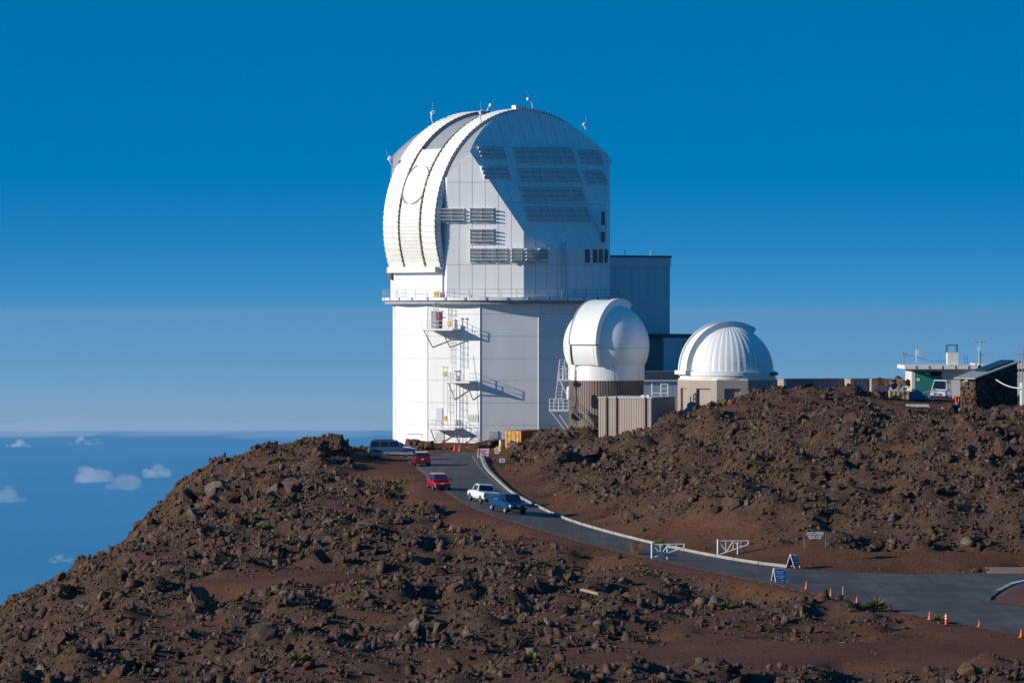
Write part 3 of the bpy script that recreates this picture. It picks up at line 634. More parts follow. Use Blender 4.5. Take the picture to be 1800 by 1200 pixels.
P1 = platform(F2, 758, 812, 579, 2.6, (.05, .62)); P2 = platform(F2, 795, 838, 671, 2.0, (.12, .85)); P3 = platform(F2, 766, 812, 753, 2.0, (.06, .95))
def cage_ladder(F, px, y0, y1, out, hoops, topx=1.0):
    n, u = F[1], F[2]; t_ = onf(F, px, y0)+n*out; b_ = onf(F, px, y1)+n*out; m_ = MB()
    for s in (-1, 1): m_.bar(t_+u*.24*s+UP*topx, b_+u*.24*s, .03, 5)
    L = t_.z-b_.z; k = 0
    while k*.3 < L: m_.bar(b_+UP*(k*.3)-u*.24, b_+UP*(k*.3)+u*.24, .018, 4); k += 1
    o = part(m_, 'ladder', STEEL)
    hp = MB()
    for h in hoops:
        q = t_-UP*h; hp.path([q+u*.24*s_+n*0 if False else q+u*(.36*math.cos(a))+n*(.05+.7*math.sin(a)) for a in [math.pi*j/10 for j in range(11)] for s_ in (1,)], .022, 4)
    if len(hoops) > 1:
        for a in (.5, 1.57, 2.64): hp.bar(t_-UP*hoops[0]+u*(.36*math.cos(a))+n*(.05+.7*math.sin(a)), t_-UP*hoops[-1]+u*(.36*math.cos(a))+n*(.05+.7*math.sin(a)), .016, 4)
    if hoops: part(hp, 'ladder_cage', STEEL, o)
cage_ladder(F2, 775, 531, 579, 1.2, (.2, .9), 1.0); cage_ladder(F2, 803, 600, 671, .7, (-.6, .2, 1.0, 1.8, 2.6), 1.8)
cage_ladder(F2, 800, 690, 753, .8, (-.3, .6, 1.5, 2.4), 2.6); cage_ladder(F2, 808, 752, 778, .6, (), 1.0)
for (px, y0, y1) in ((787, 645, 748), (793, 645, 748), (798, 553, 579), (806, 553, 579)):
    q = onf(F2, px, y0)+F2[1]*1.1; part(MB().bar(q, Vector((q.x, q.y, onf(F2, px, y1).z)), .04, 5).obox(q, F2[2], UP, F2[1], .14, .07, .1), 'davit_post', STEEL)
for (px, py) in ((797, 569), (789, 657), (790, 735)):
    q = onf(F2, px, py)+F2[1]*1.2; part(MB().obox(q, F2[2], UP, F2[1], .22, .3, .12), 'hoist_box', YELLOW)
q = onf(F2, 775, 517)+F2[1]*1.2; part(MB().obox(q, F2[2], UP, F2[1], .3, .35, .1), 'hoist_box', YELLOW)
cb = MB(); cb.path([onf(F2, 832, 625)+F2[1]*.05, onf(F2, 838, 680)+F2[1]*.05, onf(F2, 843, 778)+F2[1]*.05], .02, 4); part(cb, 'wall_cable', SEAM)
# ------------------------------------------------------------------ neighbouring buildings
def local(root):
    M = Matrix.Translation(-root.location)
    def f(mb, name, m, parent=None, smooth=False):
        o = mb.build(name, m, None, smooth); o.data.transform(M); o.parent = parent or root; return o
    return f
def boxyaw(c, yaw, hw, hd, z0, z1):      # front face normal at angle yaw
    n = dirv(yaw); u = Vector((-n.y, n.x, 0)); return MB().obox(Vector((c[0], c[1], (z0+z1)/2)), u, UP, n, hw, (z1-z0)/2, hd), u, n
# --- tall service building behind the observatory
def cladding(pt, c, u, n, hw, hd, z0, z1, step, m, name='cladding_panel'):
    k = 0; N = int(round(2*hw/step))
    for i in range(N):
        pt(MB().obox(Vector((c[0], c[1], 0))+u*(-hw+(i+.5)*2*hw/N)+n*(hd+.02)+UP*((z0+z1)/2), u, UP, n, hw/N-.015, (z1-z0)/2, .03), name, m)
BLUEW = mat('pale_cladding', (.62, .64, .66), .5, .12, .6, streak=(1, 1, .2)); ROOFD = mat('dark_roof_trim', (.10, .12, .14), .6, .2, 1)
sb = thing('service_building', 'tall pale blue-grey block with dark roof edge behind the big dome', 'building', (11.3, 512, -18)); pt = local(sb)
mb, u, n = boxyaw((11.3, 511.5), 32, 7.4, 6, -18, 6.2); pt(mb, 'wall', SEAM)
cladding(pt, (11.3, 511.5), u, n, 7.4, 6, -18, 5.6, 1.2, BLUEW)
mb, u, n = boxyaw((11.3, 511.5), 32, 7.5, 6.1, 5.65, 6.9); pt(mb, 'parapet', BLUEW); mb, u, n = boxyaw((11.3, 511.5), 32, 7.6, 6.2, 6.9, 7.15); pt(mb, 'roof_trim', ROOFD)
for k in (-4, 1, 5): pt(MB().bar(Vector((11.3, 511.5, 7))+u*k+n*5, Vector((11.3, 511.5, 7.9))+u*k+n*5, .05), 'roof_vent', STEEL)
def annex(label, c, yaw, hw, hd, z0, z1, roofh):
    o = thing('annex', label, 'building', (c[0], c[1], z0)); p_ = local(o); mb, u, n = boxyaw(c, yaw, hw, hd, z0, z1); p_(mb, 'wall', SEAM); cladding(p_, c, u, n, hw, hd, z0, z1-.3, 1.1, BLUEW)
    mb, u, n = boxyaw(c, yaw, hw+.25, hd+.25, z1, z1+roofh); p_(mb, 'roof', ROOFD); p_(MB().obox(Vector((c[0], c[1], z1-.18))+n*(hd+.14), u, UP, n, hw+.2, .14, .08), 'gutter', WHITE2)
    p_(MB().bar(Vector((c[0], c[1], z0))+n*(hd+.12)+u*(hw*.2), Vector((c[0], c[1], z1))+n*(hd+.12)+u*(hw*.2), .06), 'downpipe', STEEL)
annex('low pale annex with dark roof stepping down from the tall block', (20.2, 506), 32, 2.6, 3, -18, -3.6, .5)
annex('single storey pale shed wing behind the tan metal shed', (20.0, 478), 10, 5.5, 4, -18, -8.4, .9)
# --- white slit dome on a brown drum
D1 = thing('telescope_dome', 'white telescope dome with closed shutter on a round brown drum', 'dome', (11.0, 452, -15.5)); p1_ = local(D1); c1 = Vector((11.0, 452, 0))
p1_(MB().lathe([(4.3, -16), (4.3, -8.1)], 64, c1), 'drum', BROWNC)
for k in range(84):
    t = k*360/84; d = dirv(t); p1_(MB().obox(c1+d*4.34+UP*-12.1, Vector((-d.y, d.x, 0)), UP, d, .10, 3.95, .012), 'drum_rib', BROWNC)
p1_(MB().lathe([(4.2, -8.15), (4.46, -8.15), (4.46, -6.35), (4.2, -6.35)], 64, c1), 'ring_wall', WHITE, smooth=False)
for k in range(8): d = dirv(k*45+10); p1_(MB().obox(c1+d*4.46+UP*-7.25, Vector((-d.y, d.x, 0)), UP, d, .012, .9, .012), 'ring_seam', SEAM)
def sph(R, z0, a0, a1, n=24): return [(R*math.cos(math.radians(a0+(a1-a0)*k/n)), z0+R*math.sin(math.radians(a0+(a1-a0)*k/n))) for k in range(n+1)]
ZS = -4.15; RS1 = 5.02
p1_(MB().lathe(sph(RS1, ZS, -26, 90), 72, c1), 'dome_shell', WHITE, smooth=True)
p1_(MB().lathe([(RS1*math.cos(math.radians(a))+.012, ZS+RS1*math.sin(math.radians(a))) for a in (-3.3, -2.7)], 72, c1), 'shell_seam', SEAM)
AZ1 = -33.0; dA = dirv(AZ1); dB = dirv(AZ1+90)
def bandseg(cc, zc, dA_, dB_, b0, b1, t0, t1, r0, r1, n=24):
    m_ = MB()
    for k in range(n+1):
        t = math.radians(t0+(t1-t0)*k/n); nn = dA_*math.cos(t)+UP*math.sin(t)
        for (b, r_) in ((b0, r0), (b0, r1), (b1, r1), (b1, r0)):
            m_.v.append(tuple(cc+UP*zc+nn*r_+dB_*b))
    for k in range(n):
        for j in range(4): m_.f.append((k*4+j, k*4+(j+1) % 4, k*4+4+(j+1) % 4, k*4+4+j))
    m_.f += [(0, 1, 2, 3), (n*4+3, n*4+2, n*4+1, n*4)]; return m_
up = p1_(bandseg(c1, ZS, dA, dB, -1.75, 1.75, 2, 118, 4.2, 5.36), 'upper_shutter', WHITE)
p1_(bandseg(c1, ZS, dA, dB, 1.25, 1.9, 2, 118, 4.2, 5.5), 'shutter_rail', WHITE, up); p1_(bandseg(c1, ZS, dA, dB, -1.86, -1.7, 2, 118, 4.2, 5.4), 'shutter_rail', SEAM, up)
lo = p1_(bandseg(c1, ZS, dA, dB, -1.5, 1.35, -25, .6, 4.2, 5.16, 10), 'lower_shutter', WHITE)
p1_(bandseg(c1, ZS, dA, dB, -1.85, 1.85, .7, 1.9, 4.2, 5.2, 3), 'shutter_gap', DARK, lo); p1_(bandseg(c1, ZS, dA, dB, -1.72, -1.52, -25, .6, 4.2, 5.1, 8), 'shutter_gap', DARK, lo); p1_(bandseg(c1, ZS, dA, dB, 1.37, 1.47, -25, .6, 4.2, 5.1, 8), 'shutter_gap', DARK, lo)
p1_(bandseg(c1, ZS, dA, dB, 1.5, 1.86, -25, .6, 4.2, 5.3, 8), 'shutter_rail', WHITE, lo); p1_(bandseg(c1, ZS, dA, dB, -2.0, -1.74, -25, .6, 4.2, 5.26, 8), 'shutter_rail', WHITE, lo)
# stairs, landing and ladder at its left
def PT(px, py, Y=449): return P(px, py, Y)
ld = MB()
for s in (0, 11):
    ld.bar(PT(976+s, 705), PT(984+s*.8, 632), .05, 5)
for k in range(14): a = k/13; ld.bar(PT(976+8*a, 705-73*a), PT(987+6*a, 705-73*a), .03, 4)
p1_(ld, 'ladder', WHITE2)
bk = MB()
for y in (701, 708, 714): bk.bar(PT(966, y), PT(999, y), .04, 5)
for x in (966, 974, 982, 990, 999): bk.bar(PT(x, 701), PT(x, 722), .04, 5)
bk.obox(PT(982.5, 721), Vector((1, 0, 0)), UP, Vector((0, 1, 0)), 1.1, .12, .9); p1_(bk, 'landing', WHITE2)
b2 = MB()
for y in (648, 658, 667): b2.bar(PT(983, y), PT(1001, y), .04, 5)
for x in (983, 989, 995, 1001): b2.bar(PT(x, 644), PT(x, 668), .04, 5)
b2.obox(PT(992, 668), Vector((1, 0, 0)), UP, Vector((0, 1, 0)), .7, .08, .6); p1_(b2, 'upper_landing', WHITE2)
p1_(MB().bar(PT(968, 722), PT(1000, 764), .06, 5), 'strut', WHITE2); p1_(MB().bar(PT(979, 722), PT(1008, 764), .06, 5), 'strut', WHITE2); p1_(MB().bar(PT(985, 669), PT(1000, 700), .07, 5), 'strut', WHITE2)
st = p1_(MB().bar(PT(1000, 716, 446.5), PT(1050, 764, 446.5), .09, 5).bar(PT(1002, 712, 447.5), PT(1052, 760, 447.5), .07, 5), 'stair', STEEL)
for k in range(13): q = PT(1001+50*k/12, 715+48*k/12, 447); p1_(MB().obox(q, Vector((1, 0, 0)), Vector((0, 1, 0)), UP, .16, .6, .03), 'tread', STEEL, st)
hr = MB()
for o_ in (0, -6): hr.bar(PT(1004, 701+o_, 446.5), PT(1054, 748+o_, 446.5), .035, 5)
for k in range(6): hr.bar(PT(1004+10*k, 697+9.4*k, 446.5), PT(1004+10*k, 717+9.6*k, 446.5), .03, 5)
p1_(hr, 'handrail', mat('dark_steel', (.10, .10, .11), .5, .2, 3), st)
p1_(MB().lathe([(.02, .75), (.2, .68), (.27, .4), (.27, -.6), (.2, -.8), (0.02, -.85)], 16, PT(1000, 690, 447)), 'tank', WHITE2)
# --- ribbed dome on the panelled tan building
D2 = thing('telescope_dome', 'white ribbed dome with raised slit arch on tan panelled building', 'dome', (24.75, 445, -14)); p2_ = local(D2); c2 = Vector((24.75, 445, 0))
RV = 5.72; av = [-51.4+36.4*k-36.4*2 for k in range(10)]; av = [-51.4+36*k for k in range(10)]
zt = -7.95
for k in range(10):
    a = dirv(av[k]); b = dirv(av[(k+1) % 10]); A = c2+a*RV; B = c2+b*RV; u = (B-A).normalized(); n = ((A+B)/2-c2).normalized(); L = (B-A).length; M_ = (A+B)/2
    z0, zp0, zp1 = -16, -11.4, -8.9
    f = p2_(MB().obox(M_-n*.32+UP*((z0+zt)/2), u, UP, n, L/2-.05, (zt-z0)/2, .05), 'wall', TAN2)
    for s in (-1, 1): p2_(MB().obox(M_+u*(s*(L/2-.42))-n*.12+UP*((z0+zt)/2), u, UP, n, .42, (zt-z0)/2, .15), 'pier', TAN2, f)
    p2_(MB().obox(M_-n*.12+UP*((zp1+zt)/2), u, UP, n, L/2-.84, (zt-zp1)/2, .146), 'lintel', TAN2, f); p2_(MB().obox(M_-n*.12+UP*((zp0+z0)/2), u, UP, n, L/2-.84, (zp0-z0)/2, .146), 'spandrel', TAN2, f)
p2_(MB().prism([(c2+dirv(x)*(RV-.06))[:2] for x in av], zt-.02, zt+.16), 'roof_slab', CREAM)
p2_(MB().lathe([(5.0, zt+.1), (5.45, zt+.1), (5.5, zt+.45), (5.6, zt+.5), (5.6, zt+.95), (5.3, zt+1.0)], 72, c2), 'dome_ring', WHITE)
Z2 = zt+.95; R2_ = 5.22
p2_(MB().lathe(sph(R2_-.04, Z2, 0, 90), 72, c2), 'dome_core', SEAM, smooth=True)
NG = 44
for k in range(NG):
    t0 = math.radians(k*360/NG+.18); t1 = math.radians((k+1)*360/NG-.18); g_ = MB(); nn = 14
    for j in range(nn+1):
        e = math.radians(88*j/nn)
        for t in (t0, (t0+t1)/2, t1):
            rr = R2_+(.03 if t not in (t0, t1) else 0); g_.v.append((c2.x+rr*math.cos(e)*math.sin(t), c2.y-rr*math.cos(e)*math.cos(t), Z2+rr*math.sin(e)))
    for j in range(nn):
        for i in range(2): g_.f.append((j*3+i, j*3+i+1, j*3+4+i, j*3+3+i))
    p2_(g_, 'gore_panel', WHITE)
AZ2 = -68.0; eA = dirv(AZ2); eB = dirv(AZ2+90)
sl_ = p2_(bandseg(c2, Z2, eA, eB, -.95, .95, 1, 118, 4.6, R2_+.32), 'slit_shutter', WHITE)
p2_(bandseg(c2, Z2, eA, eB, .95, 1.15, 0, 119, 4.6, R2_+.52), 'slit_rail', WHITE, sl_); p2_(bandseg(c2, Z2, eA, eB, -1.15, -.95, 0, 119, 4.6, R2_+.52), 'slit_rail', WHITE, sl_)
p2_(MB().obox(c2+UP*(Z2-.1)+eA*5.5, eB, UP, eA, 1.5, .22, .5), 'slit_foot', WHITE, sl_)
t = math.radians(119); q = c2+UP*Z2+(eA*math.cos(t)+UP*math.sin(t))*(R2_+.25); p2_(MB().obox(q, eB, (eA*math.cos(t)+UP*math.sin(t)), eA*-math.sin(t)+UP*math.cos(t), 1.2, .3, .3), 'slit_end', WHITE2, sl_)
p2_(MB().obox(c2+dirv(60)*5.9+UP*(zt+.7), dirv(150), UP, dirv(60), .3, .15, .4), 'ring_bracket', ROOFD)
# --- tan metal shed
sh = thing('metal_shed', 'tan corrugated metal shed with pale flat roof between the two domes', 'shed', (16, 438, -15)); ps = local(sh)
K = P(1145, 700, 434); ns = dirv(-24); us = Vector((-ns.y, ns.x, 0)); ca = K-us*3.2-ns*3.6; zt3, zb3 = K.z, -16
ps(MB().obox(Vector((ca.x, ca.y, (zt3+zb3)/2)), us, UP, ns, 3.2, (zt3-zb3)/2, 3.6), 'wall', TAN)
for k in range(22): ps(MB().obox(Vector((ca.x, ca.y, (zt3+zb3)/2))+us*(-3.2+(k+.5)*6.4/22)+ns*3.62, us, UP, ns, .075, (zt3-zb3)/2-.05, .015), 'rib', TAN)
for k in range(20): ps(MB().obox(Vector((ca.x, ca.y, (zt3+zb3)/2))+ns*(-3.6+(k+.5)*7.2/20)+us*3.22, ns, UP, us, .09, (zt3-zb3)/2-.05, .015), 'rib', TAN)
ps(MB().obox(Vector((ca.x, ca.y, zt3+.06)), us, UP, ns, 3.3, .06, 3.7), 'roof', mat('pale_roof', (.55, .55, .56), .6, .2, 1)); ps(MB().obox(Vector((ca.x, ca.y, zt3+.2))+us*1.6+ns*1.2, us, UP, ns, .5, .1, .35), 'roof_hatch', WHITE2)
for s in (-2.2, -1.0, 2.5): ps(MB().bar(Vector((ca.x, ca.y, zb3))+us*s+ns*3.75, Vector((ca.x, ca.y, zt3+.4))+us*s+ns*3.75, .08), 'downpipe', BROWNC)
pf = thing('pipe_frame', 'white pipe guard frame standing on the tan shed roof', 'railing', P(1160, 697, 440)); ppf = local(pf); fm = MB()
for x in (1146, 1162, 1174): fm.bar(P(x, 697, 440), P(x, 674, 440), .06, 5)
fm.bar(P(1146, 691, 440), P(1174, 691, 440), .06, 5); fm.bar(P(1162, 675, 440), P(1174, 675, 440), .06, 5); fm.bar(P(1162, 683, 440), P(1174, 683, 440), .05, 5); ppf(fm, 'frame', WHITE2)
ppf(MB().obox(P(1160, 697.5, 440), Vector((1, 0, 0)), UP, Vector((0, 1, 0)), 1.4, .04, .3), 'foot_plate', WHITE2)
# --- yellow container
CRUST = mat('rusty_yellow', (.72, .40, .09), .6, .35, 3, col2=(.5, .24, .06)); CSIDE = mat('rust_shade_side', (.34, .15, .06), .7, .5, 2, col2=(.16, .07, .04))  # side: rust plus the shade of the long wall put into the brown
K = P(917, 757, 452); ne = dirv(-28); ue = Vector((-ne.y, ne.x, 0)); ca = K-ue*1.1-ne*3.0
ct = thing('shipping_container', 'yellow shipping container with rusty side browned for shade by the observatory wall', 'container', (ca.x, ca.y, K.z-2.3)); pc_ = local(ct)
pc_(MB().obox(Vector((ca.x, ca.y, K.z-1.15)), ue, UP, ne, 1.1, 1.15, 3.0), 'body', CSIDE)
for s in (-1, 1):
    dd = pc_(MB().obox(Vector((ca.x, ca.y, K.z-1.15))+ne*3.03+ue*(s*.53), ue, UP, ne, .51, 1.1, .04), 'door', CRUST)
    for q in (-.25, .25): pc_(MB().bar(Vector((ca.x, ca.y, K.z-2.2))+ne*3.1+ue*(s*.53+q), Vector((ca.x, ca.y, K.z-.1))+ne*3.1+ue*(s*.53+q), .025, 5), 'lock_bar', mat('bar_brown', (.3, .16, .05), .5), dd)
    for i in range(4): pc_(MB().obox(Vector((ca.x, ca.y, K.z-.62))+ne*3.075+ue*(s*.53+(i-1.5)*.17), ue, UP, ne, .05, .09 if i % 2 else .07, .004), 'stencil_mark', mat('stencil', (.25, .11, .03), .7), dd)
for k in range(24): pc_(MB().obox(Vector((ca.x, ca.y, K.z-1.15))+ne*(-2.9+k*.25)+ue*1.115, ne, UP, ue, .06, 1.05, .03), 'side_rib', CSIDE)
# --- sheds along the ridge; navy fronts carry their shade in the colour
for (x0, x1, lab, lit) in ((1368, 1474, 'long metal shed with shade-coloured navy front along the ridge', 1), (1486, 1521, 'short metal shed with shade-coloured front between the long shed and the ridge rocks', 0), (1523, 1554, 'ribbed metal shed with shade-coloured front at the end of the shed row beside ridge rocks', 0)):
    Yd = 484; a = P(x0, 666, Yd); b = P(x1, 666, Yd); hw = (b.x-a.x)/2/math.cos(math.radians(20)); n = dirv(20); u = Vector((-n.y, n.x, 0)); c = (a+b)/2; o = thing('ridge_shed', lab, 'shed', (c.x, c.y, a.z-3.6)); pp = local(o)
    NV = mat('shade_navy', (.17, .19, .23), .5, .15, 1); pp(MB().obox(Vector((c.x, c.y, a.z-1.8)), u, UP, n, hw, 1.8, 1.6), 'wall', NV); pp(MB().obox(Vector((c.x, c.y, a.z+.04)), u, UP, n, hw+.08, .05, 1.7), 'roof', TAN2)
    kk = int(hw*2/.45)
    for k in range(kk): pp(MB().obox(Vector((c.x, c.y, a.z-1.8))+u*(-hw+(k+.5)*2*hw/kk)+n*1.62, u, UP, n, .07, 1.75, .03), 'rib', NV)
    pp(MB().obox(Vector((c.x, c.y, a.z-1.75))-u*(hw+.02), n, UP, u, 1.5, 1.7, .03), 'end_panel', TAN2)
# --- white building with the green door
WB = thing('white_building', 'low white building with green roller door and roof instruments', 'building', P(1650, 705, 476)); pw = local(WB)
nw = dirv(0); uw = Vector((-nw.y, nw.x, 0)); K = P(1603, 648, 474); zt4 = K.z; L1 = 7.9; ca = K+uw*(L1/2)-nw*4
CR2 = mat('weathered_white', (.70, .68, .64), .6, .15, .8, streak=(1, 1, .3))
pw(MB().obox(Vector((ca.x, ca.y, zt4-2.4)), uw, UP, nw, L1/2, 2.4, 4), 'wall', CR2)
pw(MB().obox(Vector((ca.x, ca.y, zt4+.22))+nw*.6-uw*.3, uw, UP, nw, L1/2+.7, .24, 4.6), 'roof_slab', CREAM)
for k in range(5): pw(MB().obox(Vector((ca.x, ca.y, zt4+.18))+nw*5.22+uw*(-3.6+k*1.6), uw, UP, nw, .06, .22, .04), 'slab_joint', SEAM)
gd = pw(MB().obox(K+uw*2.0+nw*.03-UP*1.75, uw, UP, nw, 1.65, 1.45, .04), 'roller_door', mat('green_door', (.02, .22, .17), .5, .15, 2))
pw(MB().obox(K+uw*2.9+nw*.08-UP*.62, uw, UP, nw, .6, .2, .02), 'door_window', GLASS, gd); pw(MB().obox(K+uw*.75+nw*.08-UP*1.3, uw, UP, nw, .2, .16, .02), 'door_notice', WHITE2, gd); pw(MB().obox(K+uw*1.9+nw*.08-UP*.6, uw, UP, nw, .3, .08, .02), 'door_sign', WHITE2, gd)
pw(MB().obox(Vector((ca.x, ca.y, zt4-2.2))+uw*7.2+nw*1.2, uw, UP, nw, 3.1, 2.2, 4), 'side_wing', CR2); pw(MB().obox(Vector((ca.x, ca.y, zt4+.15))+uw*7.4+nw*1.0, uw, UP, nw, 3.4, .45, 4.2), 'parapet', CREAM)
pw(MB().obox(K+uw*6.9+nw*1.25-UP*1.0, uw, UP, nw, .7, .5, .03), 'window', DARK)
def RP(px, py): return P(px, py, 474)
tb = pw(MB().obox((RP(1665, 620)+RP(1683, 640))/2, uw, UP, nw, .66, .75, .7), 'roof_tower', CREAM); fr_ = MB()
for x in (1665, 1683):
    for dy in (0, 1.3): fr_.bar(RP(x, 620)-nw*dy, RP(x, 606.5)-nw*dy, .07, 5)
for y in (606.5, 620):
    for dy in (0, 1.3): fr_.bar(RP(1665, y)-nw*dy, RP(1683, y)-nw*dy, .07, 5)
for x in (1665, 1683): fr_.bar(RP(x, 606.5), RP(x, 606.5)-nw*1.3, .07, 5)
pw(fr_, 'open_frame', mat('green_frame', (.06, .16, .15), .5), tb)
ms = pw(MB().bar(RP(1722, 640), RP(1722, 618), .16, 8).bar(RP(1722, 618), RP(1722, 597), .06, 6).bar(RP(1713, 601), RP(1731, 601), .05, 5).bar(RP(1713, 602), RP(1713, 597), .05, 5).bar(RP(1731, 602), RP(1731, 596), .05, 5).bar(RP(1722, 624), RP(1736, 624), .03, 5), 'weather_mast', STEEL)
pw(MB().obox(RP(1721, 613), uw, UP, nw, .14, .22, .14), 'instrument', WHITE2, ms)
pw(MB().bar(RP(1611, 637), RP(1611, 620), .05, 5).obox(RP(1612.5, 619), uw, UP, nw, .2, .38, .2), 'roof_sensor', WHITE2)
pw(MB().bar(RP(1589, 640), RP(1589, 624), .05, 5).bar(RP(1588, 626), RP(1607, 625), .06, 5).obox(RP(1590, 622), uw, UP, nw, .3, .1, .12), 'camera_arm', STEEL)
for (x, y0) in ((1696, 625), (1701, 624), (1740, 625), (1744, 622), (1750, 628), (1765, 624), (1649, 634), (1735, 622)): pw(MB().bar(RP(x, 640), RP(x, y0), .035, 5), 'whip_antenna', STEEL)
pw(MB().obox(RP(1649.5, 635), uw, UP, nw, .17, .18, .15), 'roof_box', SEAM); cb = MB(); cb.path([RP(1613+i*9, 627+5.5*math.sin(math.pi*i/6)+i*.9) for i in range(7)], .025, 4); pw(cb, 'roof_cable', ROOFD)
# --- lava stone hut at the far right
SB = thing('stone_hut', 'dark lava stone hut with sloping metal roof on the ridge', 'hut', P(1740, 715, 440)); pS = local(SB)
STONE = mat('lava_masonry', (.13, .085, .062), .95, .6, 2.2, .8, 7, col2=(.05, .035, .03))
K = P(1715, 664, 436); nL = dirv(-42); uL = Vector((-nL.y, nL.x, 0)); nR = dirv(48); uR = Vector((-nR.y, nR.x, 0)); zb5 = -11.6
hL, hR = 1.05, 4.6
def wallpoly(a, b, za, zb_, thick, n, name):
    m_ = MB(); A0 = Vector((a.x, a.y, zb5)); B0 = Vector((b.x, b.y, zb5)); A1 = Vector((a.x, a.y, za)); B1 = Vector((b.x, b.y, zb_))
    m_.v = [tuple(x) for x in (A0, B0, B1, A1, A0-n*thick, B0-n*thick, B1-n*thick, A1-n*thick)]; m_.f = [(0,1,2,3),(7,6,5,4),(0,4,5,1),(1,5,6,2),(2,6,7,3),(3,7,4,0)]; return pS(m_, name, STONE)
a = K-uL*2.1; wl = wallpoly(a, K, K.z-.1, K.z, .4, nL, 'side_wall'); b = K+uR*8.2; wf = wallpoly(K, b, K.z, K.z+1.65, .4, nR, 'front_wall')
rs = np.random.default_rng(8)
stone_me = []
for i in range(5):
    v, f = hull_rock(12, 400+i); me = bpy.data.meshes.new('stone'); me.from_pydata((v*np.array([.26, .26, .26])).tolist(), [], f.tolist()); me.materials.append(ROCK); stone_me.append(me)
for k in range(260):
    if k < 45: s_ = rs.uniform(0.1, 2.0); q = K-uL*s_; zt_ = K.z-.15; nn = nL; par = wl
    else: s_ = rs.uniform(.1, 8.0); q = K+uR*s_; zt_ = K.z+s_*.2-.15; nn = nR; par = wf
    o = bpy.data.objects.new('stone', stone_me[k % 5]); COL.objects.link(o); o.location = Vector((q.x, q.y, rs.uniform(zb5+.3, zt_)))+nn*.02-SB.location; o.rotation_euler = tuple(rs.uniform(0, 6, 3)); o.parent = par; o.matrix_parent_inverse = Matrix()
rf = MB(); e = .5
for dz, off_ in ((.05, 0), ):
    A = K-uL*0+nR*e-uR*.9; 
    rf.v = [tuple(x) for x in (K+nR*.35-uR*.6-UP*.14, K+nR*.35+uR*8.4+UP*1.68, K-nR*2.6+uR*8.4+UP*1.70, K-nR*2.6-uR*.6-UP*.12, K+nR*.35-uR*.6+UP*.0, K+nR*.35+uR*8.4+UP*1.82, K-nR*2.6+uR*8.4+UP*1.84, K-nR*2.6-uR*.6+UP*.02)]
    rf.f = [(3,2,1,0),(4,5,6,7),(0,1,5,4),(1,2,6,5),(2,3,7,6),(3,0,4,7)]
pS(rf, 'roof', mat('grey_roof', (.33, .33, .33), .6, .25, 1.5))
pv = MB(); 
for k in range(3): a = 2.6+k*1.85; pv.obox(K+uR*(a+.9)-nR*1.3+UP*((a+.9)*.2+.28), (uR+UP*.2).normalized(), nR, UP, .88, .9, .05)
pS(pv, 'solar_panel', GLASS)
hs_ = MB(); hs_.path([P(1751+42*i/8, 667+15*(1-(1-i/8)**2), 431.5-i*.55) for i in range(9)], .06, 6); pS(hs_, 'wall_hose', WHITE2)
ar_ = MB(); ar_.path([P(1696+12*math.sin(math.pi*i/10)*.4+i*.5-3, 672-5*math.sin(math.pi*i/10)+i*.2, 434) for i in range(9)], .1, 6); pS(ar_, 'vent_elbow', WHITE2)
pS(MB().box(P(1794, 680, 428).x, P(1802, 680, 428).x, 427, 428.6, P(1794, 712, 428).z, P(1794, 672, 428).z), 'utility_cabinet', WHITE2)
for x in (1791, 1797): pS(MB().bar(P(x, 672, 429), P(x, 612 if x > 1795 else 622, 429), .06, 5), 'pole', STEEL)
pS(MB().bar(P(1784, 623, 429), P(1802, 622, 429), .04, 5), 'crossarm', STEEL)
# ------------------------------------------------------------------ vehicles
def paint(name, col, rough=.25): 
    m = mat(name, col, rough, .12, 1.5); m.node_tree.nodes['Principled BSDF'].inputs['Coat Weight'].default_value = .25; return m
CHROME = mat('chrome', (.6, .6, .62), .2, metal=.9); LAMPW = mat('lamp_glass', (.75, .77, .8), .1); LAMPR = mat('tail_lamp', (.45, .02, .02), .2); PLATE = mat('number_plate', (.7, .72, .75), .5); BLACKP = mat('black_plastic', (.02, .02, .022), .6)
def loft(secs):
    m = MB(); n = len(secs[0])
    for s in secs: m.v += [tuple(p) for p in s]
    for i in range(len(secs)-1):
        for k in range(n): m.f.append((i*n+k, i*n+(k+1) % n, (i+1)*n+(k+1) % n, (i+1)*n+k))
    m.f.append(tuple(range(n-1, -1, -1))); m.f.append(tuple((len(secs)-1)*n+k for k in range(n))); return m
wheel_cache = {}
